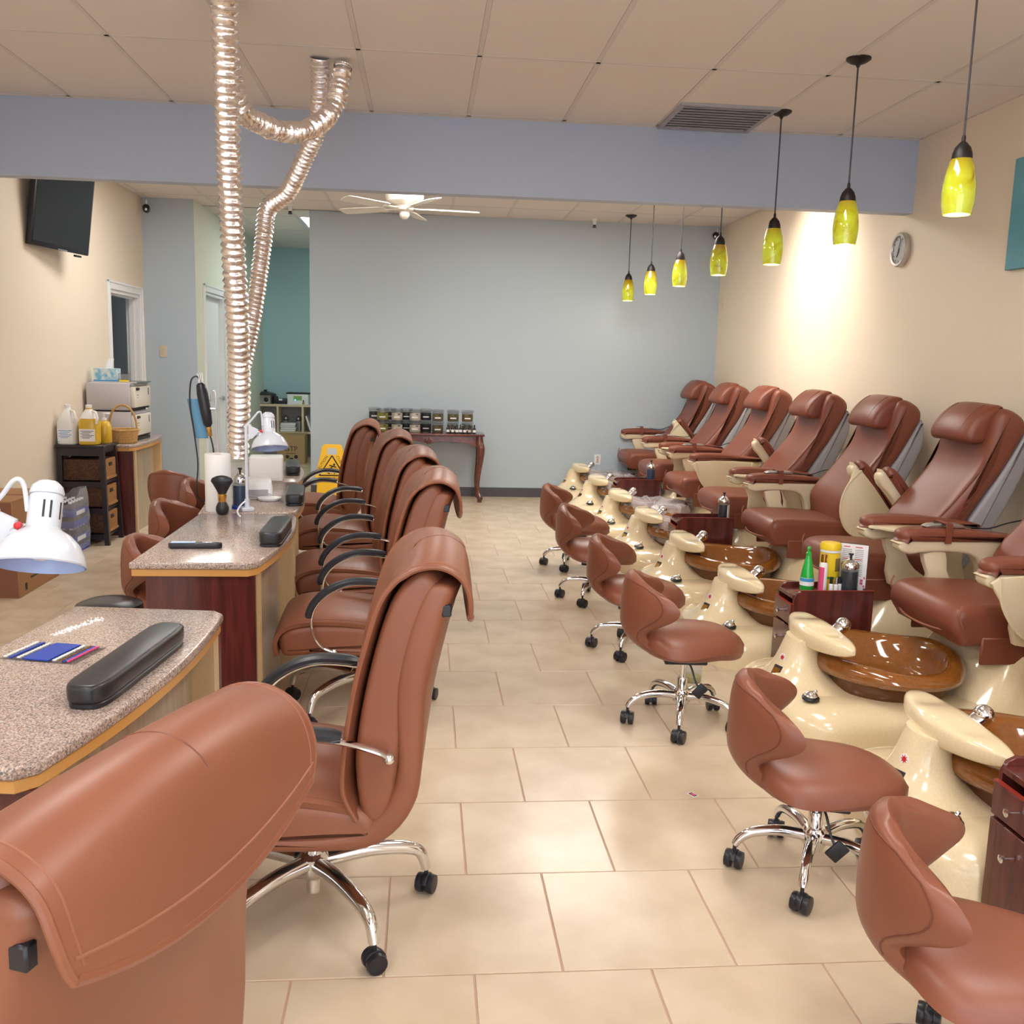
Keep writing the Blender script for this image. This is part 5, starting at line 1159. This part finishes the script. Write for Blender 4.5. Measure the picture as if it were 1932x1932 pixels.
mtb = mat('tissue_pattern', (0.70, 0.72, 0.68), 0.6, var=(28, (0.16, 0.45, 0.62), 2))
ob('carton', box(-0.095, 0.095, -0.06, 0.06, 0.0, 0.115, 0.002, 1), mtb, t)
ob('blue_band', box(-0.0955, 0.0955, -0.0605, 0.0605, 0.0, 0.018), 'label_blue', t, angle=0)
ob('tissue', gridsurf(lambda s, v: (-0.025 + 0.05 * s + 0.03 * v + 0.008 * math.sin(9 * s), 0.012 * math.cos(7 * s) * (0.4 + v), 0.112 + 0.09 * v - 0.02 * abs(s - 0.5)), 10, 8, 0.002), 'paper', t, angle=0)
t = thing('card_holder', 'small clear card holder with a yellow base strip', 'card holder', (-2.555, 8.56, 1.256))
ob('acrylic', box(-0.045, 0.045, -0.02, 0.02, 0.0, 0.078, 0.002, 1), 'glass', t)
ob('yellow_strip', box(-0.042, 0.042, -0.022, -0.018, 0.004, 0.020), 'yellow_tub', t, angle=0)
ob('card', box(-0.03, 0.03, -0.006, -0.004, 0.022, 0.068), 'shell', t, angle=0)
# wicker basket with handle
t = thing('wicker_basket', 'pale wicker basket with a tall hoop handle on the side table', 'basket', (-2.495, 8.265, 0.762))
ob('bowl', lathe([(0.095, 0.0), (0.105, 0.006), (0.112, 0.05), (0.124, 0.11), (0.118, 0.112), (0.104, 0.05), (0.095, 0.012)], 32, True, True), 'basket', t)
ob('rim', tube([(0.123 * math.cos(2 * PI * i / 40), 0.123 * math.sin(2 * PI * i / 40), 0.112 + 0.003 * math.sin(PI * i)) for i in range(41)], 0.009, 8), 'basket', t)
ob('handle', tube([(0.112 * math.cos(PI * i / 24), 0, 0.10 + 0.215 * math.sin(PI * i / 24) ** 0.8) for i in range(25)], 0.009, 8), 'basket', t)
ob('weave_band', join(*[tube([((0.107 + 0.0035 * k) * math.cos(2 * PI * i / 36), (0.107 + 0.0035 * k) * math.sin(2 * PI * i / 36), 0.02 + 0.022 * k) for i in range(37)], 0.0045, 6) for k in range(4)]), 'basket', t)

# ================================================================== BACK OF THE SHOP
# console table with cabriole legs
t = thing('console_table', 'dark cherry console table with curved legs against the back wall', 'table', (0.05, 10.465, 0))
ob('table_top', extr_z([(-0.60, -0.20), (-0.57, -0.215), (0.57, -0.215), (0.60, -0.20), (0.60, 0.20), (-0.60, 0.20)], 0.712, 0.736, 0.006, 2), 'table_wood', t)
ap = [(-0.55, 0.712), (0.55, 0.712), (0.55, 0.60), (0.47, 0.605), (0.44, 0.63), (0.33, 0.645), (0.25, 0.642), (0.15, 0.655), (0.09, 0.648), (0.05, 0.635), (0.0, 0.632), (-0.05, 0.635), (-0.09, 0.648), (-0.15, 0.655), (-0.25, 0.642), (-0.33, 0.645), (-0.44, 0.63), (-0.47, 0.605), (-0.55, 0.60)]
V_, F_ = extr(ap, 0.010, 0.003, 1, 0)
ob('apron', ([(x, y - 0.185, z) for x, y, z in V_], F_), 'table_wood', t)
ob('apron', ([(x, y + 0.185, z) for x, y, z in V_], F_), 'table_wood', t)
ob('side_apron', join(box(-0.555, -0.535, -0.175, 0.175, 0.61, 0.712), box(0.535, 0.555, -0.175, 0.175, 0.61, 0.712)), 'table_wood', t, angle=0)
ob('shell_carving', join(*[tr(xf(lathe([(0.002, -0.05), (0.010, -0.02), (0.011, 0.01), (0.003, 0.035)], 8), Matrix.Rotation(a, 4, 'Y')), 0.0, -0.198, 0.665) for a in (-1.3, -0.85, -0.42, 0.0, 0.42, 0.85, 1.3)]), 'table_wood', t)
lr = [(0.0, 0.0, 0.712, 0.040), (0.004, 0.004, 0.64, 0.044), (0.020, 0.020, 0.58, 0.042), (0.020, 0.020, 0.50, 0.035), (0.006, 0.006, 0.36, 0.027), (-0.008, -0.008, 0.22, 0.022), (-0.004, -0.004, 0.12, 0.021), (0.010, 0.010, 0.07, 0.028), (0.016, 0.016, 0.045, 0.034), (0.014, 0.014, 0.028, 0.028), (0.014, 0.014, 0.0, 0.024)]
for sx in (-1, 1):
    for sy in (-1, 1):
        pth = cr([(sx * (0.545 + a), sy * (0.175 + b), z) for a, b, z, r in lr], 3); rad = [p.x for p in cr([(r, 0, 0) for a, b, z, r in lr], 3)]
        ob('leg', tube(pth, rad, 12), 'table_wood', t)
TZ = 0.736
def scrub_jar(label, x, y, z, m, g):
    t = thing('scrub_jar', label, 'jar', (x, y, z), 0, g)
    ob('contents', lathe([(0.054, 0.003), (0.058, 0.008), (0.058, 0.078)], 20), m, t)
    ob('glass', lathe([(0.056, 0.0), (0.062, 0.006), (0.062, 0.096), (0.058, 0.100)], 20, True, False), 'glass', t)
    ob('lid', lathe([(0.066, 0.100), (0.068, 0.104), (0.068, 0.118), (0.060, 0.124)], 20), 'glass', t)
    ob('clasp', tube([(0.067 * math.cos(2 * PI * i / 20), 0.067 * math.sin(2 * PI * i / 20), 0.096) for i in range(21)], 0.0025, 5), 'steel', t)
    l_ = ob('label', box(-0.032, 0.032, -0.0632, -0.059, 0.030, 0.042), 'paper', t, angle=0)
    ob('mark', box(0.010, 0.036, -0.0634, -0.054, 0.064, 0.072), 'ink', l_, angle=0)
    return t
JC = {'jar_green': 'olive green', 'jar_cream': 'cream', 'jar_olive': 'brown-green', 'jar_black': 'dark'}
fr_row = [(-0.441, 'jar_green'), (-0.288, 'jar_cream'), (-0.096, 'jar_cream'), (0.149, 'jar_olive'), (0.314, 'jar_olive'), (0.469, 'jar_olive')]
ordn = {-0.441: 'leftmost in the front row', -0.288: 'second from left in the front row', -0.096: 'third from left in the front row', 0.149: 'fourth from left in the front row', 0.314: 'fifth from left in the front row', 0.469: 'rightmost in the front row'}
for x, m_ in fr_row:
    for lv in (0, 1):
        scrub_jar('%s tier jar of %s scrub, %s' % ('upper' if lv else 'lower', JC[m_], ordn[x]), x, 10.43, TZ + 0.124 * lv, m_, 'scrub jars on the console table')
for x, nm in ((-0.535, 'leftmost'), (-0.365, 'second from left'), (-0.19, 'third from left'), (0.022, 'rightmost')):
    for lv in (0, 1):
        scrub_jar('%s tier jar of dark scrub, %s in the rear row' % ('upper' if lv else 'lower', nm), x, 10.575, TZ + 0.124 * lv, 'jar_black', 'scrub jars on the console table')
for i, x in enumerate((0.257, 0.308, 0.354, 0.393, 0.438, 0.490, 0.541)):
    t = thing('oil_bottle', 'small dark oil bottle on the console table, %s of seven from the left' % ('first', 'second', 'third', 'fourth', 'fifth', 'sixth', 'seventh')[i], 'bottle', (x, 10.325 + 0.012 * (i % 2), TZ), 0, 'small dark oil bottles')
    ob('body', lathe([(0.017, 0.0), (0.018, 0.003), (0.018, 0.055), (0.008, 0.068), (0.008, 0.074)], 14), 'black', t)
    ob('cap', lathe([(0.009, 0.072), (0.009, 0.092), (0.006, 0.096)], 10), 'ink', t)
    ob('label', lathe([(0.0184, 0.016), (0.0184, 0.042)], 14, False, False), ('pink', 'paper', 'paper', 'pink', 'paper', 'ivory', 'ivory')[i] if i % 3 else 'paper', t)
# wet floor sign
t = thing('wet_floor_sign', 'yellow folding caution sign standing by the back wall', 'sign', (-0.92, 9.82, 0), 0.0)
def leaf(sgn):
    o_ = ccw([(-0.155, 0.0), (-0.155, 0.02), (-0.145, 0.30), (-0.165, 0.32), (-0.105, 0.60), (-0.095, 0.635), (-0.075, 0.65), (0.075, 0.65), (0.095, 0.635), (0.105, 0.60), (0.165, 0.32), (0.145, 0.30), (0.155, 0.02), (0.155, 0.0), (0.10, 0.0), (0.08, 0.03), (-0.08, 0.03), (-0.10, 0.0)])
    return extr(o_, 0.006, 0.002, 1, 0)
ang = 0.16
holeA = [(-0.05, 0.545), (0.05, 0.545), (0.045, 0.61), (-0.045, 0.61)]
for sgn in (-1, 1):
    m_ = Matrix.Translation((0, 0, 0.65 * math.cos(ang))) @ Matrix.Rotation(-sgn * -ang, 4, 'X') @ Matrix.Translation((0, 0, -0.65))
    lf = ob('sign_leaf', xf(leaf(sgn), m_), 'yellow', t)
    ob('grip_slot', xf(extr(sm(holeA, 1), 0.0068, 0.001, 1, 0), m_), 'wall_blue', lf)
    if sgn == -1:
        def fr_(vf): return xf(vf, m_)
        tri = [(-0.125, 0.335), (0.125, 0.335), (0.0, 0.535)]
        ob('triangle', fr_(join(*[tube([(tri[i][0], -0.0065, tri[i][1]), (tri[(i + 1) % 3][0], -0.0065, tri[(i + 1) % 3][1])], 0.006, 6, 1.0) for i in range(3)])), 'ink', lf)
        man = join(tr(xf(sphere(0.012, 10, 6), Matrix.Diagonal((1, 0.3, 1, 1))), 0.022, -0.0065, 0.445), *[tube([(a[0], -0.0065, a[1]), (b[0], -0.0065, b[1])], 0.006, 6) for a, b in (((0.01, 0.43), (-0.018, 0.40)), ((0.008, 0.428), (0.045, 0.418)), ((0.008, 0.428), (-0.025, 0.438)), ((-0.018, 0.40), (0.018, 0.375)), ((0.018, 0.375), (0.03, 0.35)), ((-0.018, 0.40), (-0.045, 0.365)), ((-0.045, 0.365), (-0.02, 0.352)))])
        ob('falling_man', fr_(man), 'ink', lf)
        def tx(s_, sz, x_, z_, a_):
            return fr_(tr(xf(face_my(text_vf(s_, sz)), Matrix.Rotation(-a_, 4, 'Y')), x_, -0.0066, z_))
        ob('lettering', join(tx('CAUTION', 0.042, -0.098, 0.450, math.atan2(0.2, 0.125)), tx('CUIDADO', 0.042, 0.098, 0.450, -math.atan2(0.2, 0.125)), tx('ATTENTION', 0.042, 0.0, 0.300, 0.0)), 'ink', lf, angle=0)
# ---- hallway shelf unit
t = thing('cube_shelf', 'birch cube shelf unit at the end of the hallway', 'shelf', (-1.92, 14.10, 0))
xs = [-0.53, -0.176, 0.178, 0.532]
ob('top_board', box(-0.545, 0.547, 0.0, 0.36, 0.785, 0.815), 'shelf_wood', t, angle=0)
ob('bottom_board', box(-0.545, 0.547, 0.0, 0.36, 0.0, 0.03), 'shelf_wood', t, angle=0)
for x in xs: ob('upright', box(x - 0.014, x + 0.014, 0.0, 0.36, 0.03, 0.785), 'shelf_wood', t, angle=0)
for a, b in zip(xs[:-1], xs[1:]): ob('shelf_board', box(a + 0.014, b - 0.014, 0.0, 0.36, 0.395, 0.42), 'shelf_wood', t, angle=0)
ob('back_panel', box(-0.545, 0.547, 0.36, 0.368, 0.0, 0.815), 'shell', t, angle=0)
t = thing('slow_cooker', 'round slow cooker with black lid on the hallway shelf', 'cooker', (-2.29, 14.28, 0.815))
ob('pot', lathe([(0.12, 0.0), (0.135, 0.01), (0.145, 0.12), (0.15, 0.125)], 28), 'steel', t)
ob('lid', lathe([(0.155, 0.125), (0.155, 0.135), (0.11, 0.155), (0.05, 0.172), (0.02, 0.176), (0.02, 0.19), (0.032, 0.20)], 28), 'black', t)
ob('knob', xf(lathe([(0.03, 0.0), (0.032, 0.02), (0.02, 0.03)], 16), Matrix.Translation((0.03, -0.135, 0.06)) @ Matrix.Rotation(PI / 2, 4, 'X')), 'black', t)
ob('handle', join(box(-0.175, -0.14, -0.03, 0.03, 0.08, 0.11, 0.008, 1), box(0.14, 0.175, -0.03, 0.03, 0.08, 0.11, 0.008, 1)), 'black', t)
t = thing('sterilizer', 'white sterilizer box with green display on the hallway shelf', 'sterilizer', (-1.82, 14.30, 0.815))
ob('housing', box(-0.15, 0.15, -0.12, 0.12, 0.0, 0.15, 0.008, 2), 'white', t)
ob('lid', box(-0.165, 0.165, -0.13, 0.13, 0.150, 0.168, 0.006, 1), 'ink', t)
ob('display', box(-0.06, 0.06, -0.124, -0.119, 0.06, 0.125), 'lcd', t, angle=0)
ob('status_light', tr(sphere(0.010, 10, 6), -0.035, -0.122, 0.065), 'led', t)
t = thing('black_speaker', 'small black device with dials on the hallway shelf', 'device', (-2.06, 14.20, 0.815))
ob('housing', box(-0.085, 0.085, -0.05, 0.05, 0.0, 0.085, 0.010, 2), 'black', t)
for dx in (-0.05, 0.0, 0.05): ob('dial', xf(lathe([(0.016, 0), (0.014, 0.008)], 14), Matrix.Translation((dx, -0.05, 0.04)) @ Matrix.Rotation(PI / 2, 4, 'X')), 'ink', t)
ob('paper_label', box(-0.025, 0.025, -0.052, -0.049, 0.055, 0.08), 'paper', t, angle=0)
t = thing('small_bottle', 'tiny amber dropper bottle on the hallway shelf', 'bottle', (-1.735, 14.15, 0.815))
ob('body', lathe([(0.014, 0.0), (0.015, 0.003), (0.015, 0.03), (0.007, 0.04)], 12), 'jar_green', t); ob('cap', lathe([(0.008, 0.038), (0.008, 0.062), (0.004, 0.068)], 10), 'ink', t)
tag(ob('white_sheet', box(-2.15, -1.45, 14.115, 14.16, 0.8152, 0.8182), 'paper', angle=0), 'white paper strip along the hallway shelf front', 'paper')
for i, (x, z) in enumerate(((-2.02, 0.60), (-1.835, 0.595))):
    t = thing('steel_bowl', 'small steel bowl on the %s of the middle shelf cell' % ('left' if i == 0 else 'right'), 'bowl', (x, 14.40, z - 0.045), 0, 'steel bowls')
    ob('shell', tr(sphere(0.045, 16, 8), z=0.045), 'steel', t); ob('stand', box(-0.03, 0.03, -0.03, 0.03, -0.135, 0.012, 0.004, 1), 'bowl', t)
for k in range(4):
    tag(ob('folded_towel', tr(box(-0.11, 0.11, -0.09, 0.09, 0.0, 0.030, 0.012, 3), -1.965 + 0.006 * (k % 2), 14.24, 0.4202 + 0.031 * k), 'towel'), 'white folded towel in the hallway shelf, %s of the stack' % ('bottom', 'second', 'third', 'top')[k], 'towel', 'folded towels in the hallway shelf')
tag(ob('leaning_book', xf(box(-0.012, 0.012, -0.09, 0.09, 0.0, 0.24, 0.002, 1), Matrix.Translation((-1.63, 14.24, 0.4235)) @ Matrix.Rotation(-0.30, 4, 'Y')), 'paper'), 'white book leaning in the right hallway shelf cell', 'book')
t = carton('brown GTP cardboard box on the floor before the hallway shelf', -2.03, -1.665, 13.70, 14.02, 0.0, 0.415, None, 'kraft', 'kraft')
ob('print', join(face_my(text_vf('GTP', 0.10), -0.01, -0.1615, 0.215), box(-0.08, 0.06, -0.1625, -0.1615, 0.150, 0.156), tr(face_my(lathe([(0.026, 0), (0.026, 0.001)], 16)), -0.06, -0.1612, 0.105), tr(face_my(lathe([(0.026, 0), (0.026, 0.001)], 16)), 0.06, -0.1612, 0.105), box(-0.03, 0.02, -0.1625, -0.1615, 0.04, 0.09)), 'ink', t, angle=0)
tag(ob('tube_pair', join(tr(lathe([(0.045, 0.0), (0.045, 0.18)], 16), -1.565, 13.95, 0.0), tr(lathe([(0.045, 0.0), (0.045, 0.18)], 16), -1.565, 13.955, 0.0)), 'kraft_red'), 'short brown cardboard tube beside the hallway box', 'tube')

# ================================================================== ON THE DRAWER CABINETS AND THE FLOOR
CT = 0.448
t = thing('spray_bottle', 'bright green tapered bottle on the nearest complete drawer cabinet', 'bottle', (1.885, 4.46, CT))
ob('body', lathe([(0.030, 0.0), (0.034, 0.006), (0.033, 0.06), (0.026, 0.11), (0.015, 0.165), (0.011, 0.178)], 24), 'green', t)
ob('nozzle', lathe([(0.013, 0.176), (0.013, 0.190), (0.008, 0.194), (0.008, 0.208), (0.010, 0.211), (0.006, 0.222)], 16), 'green', t)
lb_ = ob('label', lathe([(0.0345, 0.03), (0.0338, 0.068)], 24, False, False), 'paper', t); ob('label_band', lathe([(0.0345, 0.050), (0.0342, 0.067)], 24, False, False), 'label_blue', lb_)
t = thing('lotion_bottle', 'slim pink and white lotion bottle with gold cap', 'bottle', (1.945, 4.415, CT))
ob('body', lathe([(0.018, 0.0), (0.020, 0.004), (0.020, 0.14), (0.014, 0.155)], 20), 'paper', t)
ob('pink_print', rings([[(0.0205 * math.cos(a), 0.0205 * math.sin(a), z) for a in [PI * 0.8 + PI * 0.65 * i / 10 for i in range(11)]] for z in (0.01, 0.13)], False, False, False), 'pink', t)
ob('cap', lathe([(0.015, 0.153), (0.015, 0.190), (0.012, 0.193)], 18), 'gold', t)
t = thing('wipes_tub', 'tall yellow wipes tub with yellow lid', 'tub', (2.005, 4.485, CT))
ob('body', lathe([(0.046, 0.0), (0.048, 0.006), (0.048, 0.19)], 28), 'yellow_tub', t)
ob('white_band', lathe([(0.0492, 0.192), (0.0492, 0.208)], 28), 'paper', t)
ob('lid', lathe([(0.051, 0.205), (0.052, 0.225), (0.047, 0.237), (0.02, 0.242)], 28), 'yellow_tub', t)
ob('print', rings([[(0.0485 * math.cos(a), 0.0485 * math.sin(a), z) for a in [-PI * 0.45 + PI * 0.35 * i / 8 for i in range(9)]] for z in (0.10, 0.165)], False, False, False), 'jar_olive', t)
ob('green_print', rings([[(0.0485 * math.cos(a), 0.0485 * math.sin(a), z) for a in [PI * 1.15 + PI * 0.4 * i / 8 for i in range(9)]] for z in (0.062, 0.074)], False, False, False), 'green', t)
for i, (x, y, cap) in enumerate(((1.985, 4.405, 'black'), (2.005, 4.392, 'steel'), (2.028, 4.408, 'black'))):
    t = thing('polish_bottle', 'small white polish bottle with %s cap, %s of three before the jar' % ('silver' if cap == 'steel' else 'black', ('left', 'middle', 'right')[i]), 'bottle', (x, y, CT), 0, 'small polish bottles')
    ob('body', lathe([(0.010, 0.0), (0.011, 0.003), (0.011, 0.045), (0.006, 0.05)], 14), 'paper', t); ob('cap', lathe([(0.008, 0.048), (0.007, 0.082)], 12), cap, t)
jar_liquid('dark disinfectant jar with chrome lid among the bottles', (2.078, 4.412, CT), 'dark_liquid', 0.042, 0.13)
jar_liquid('dark blue disinfectant jar on the middle drawer cabinet', (2.125, 6.57, CT), 'dark_liquid', 0.040, 0.13)
jar_liquid('bright blue disinfectant jar on the farthest drawer cabinet', (2.11, 8.73, CT), 'blue_liquid', 0.042, 0.13)
t = thing('price_card', 'tall printed price list in a clear stand behind the jar', 'card', (2.120, 4.475, CT), -0.62)
ob('acrylic', xf(box(-0.070, 0.070, -0.003, 0.003, 0.0, 0.235), Matrix.Rotation(-0.05, 4, 'X')), 'glass', t, angle=0)
c_ = ob('sheet', xf(box(-0.066, 0.066, -0.0045, -0.0035, 0.004, 0.23), Matrix.Rotation(-0.05, 4, 'X')), 'paper', t, angle=0)
ob('text_lines', join(*[xf(box(-0.055 + 0.06 * (i % 2), -0.01 + 0.055 * (i % 2), -0.0052, -0.0045, 0.20 - 0.009 * (i // 2), 0.2035 - 0.009 * (i // 2)), Matrix.Rotation(-0.05, 4, 'X')) for i in range(30)]), 'shell', c_, angle=0)
ob('headings', join(*[xf(box(-0.05 + 0.055 * (i % 2), -0.02 + 0.06 * (i % 2), -0.0053, -0.0045, 0.214 - 0.06 * (i // 2), 0.218 - 0.06 * (i // 2)), Matrix.Rotation(-0.05, 4, 'X')) for i in range(4)]), 'red', c_, angle=0)
ob('flower_print', join(*[xf(box(0.045 + 0.01 * math.cos(i * 2.1), 0.056 + 0.006 * math.cos(i * 2.1), -0.0053, -0.0045, 0.02 + 0.014 * i, 0.032 + 0.014 * i), Matrix.Rotation(-0.05, 4, 'X')) for i in range(4)]), 'pink', c_, angle=0)
tag(ob('white_card', xf(box(-0.002, 0.002, -0.03, 0.03, 0.0, 0.11), Matrix.Translation((2.178 - 0.025, 6.545, CT)) @ Matrix.Rotation(-0.5, 4, 'Z')), 'paper', angle=0), 'small white card standing beside the middle cabinet jar', 'card')
def spray_floor(label, x, y, m):
    t = thing('lotion_bottle', label, 'bottle', (x, y, 0))
    ob('body', lathe([(0.040, 0.0), (0.044, 0.006), (0.044, 0.085), (0.030, 0.11), (0.022, 0.112)], 22), 'bag', t); ob('contents', lathe([(0.040, 0.004), (0.040, 0.028)], 20), m, t)
    ob('cap', lathe([(0.027, 0.110), (0.028, 0.114), (0.028, 0.140), (0.022, 0.146)], 20), 'white', t)
spray_floor('clear bottle with white cap on the floor by the fully visible stool', 1.325, 4.42, 'jar_green')
spray_floor('white capped bottle on the floor behind the fourth stool', 1.32, 5.72, 'paper')
t = thing('paper_scrap', 'tiny pink and black printed scrap lying on a floor tile', 'scrap', (0.981, 3.183, 0.0005), 0.5)
ob('sheet', box(-0.011, 0.011, -0.018, 0.018, 0, 0.0012), 'paper', t, angle=0); ob('print', box(-0.0085, 0.0085, -0.015, 0.015, 0.0012, 0.0017), 'ink', t, angle=0); ob('pink_print', box(-0.005, 0.0055, -0.010, 0.008, 0.0017, 0.0021), 'pink', t, angle=0)
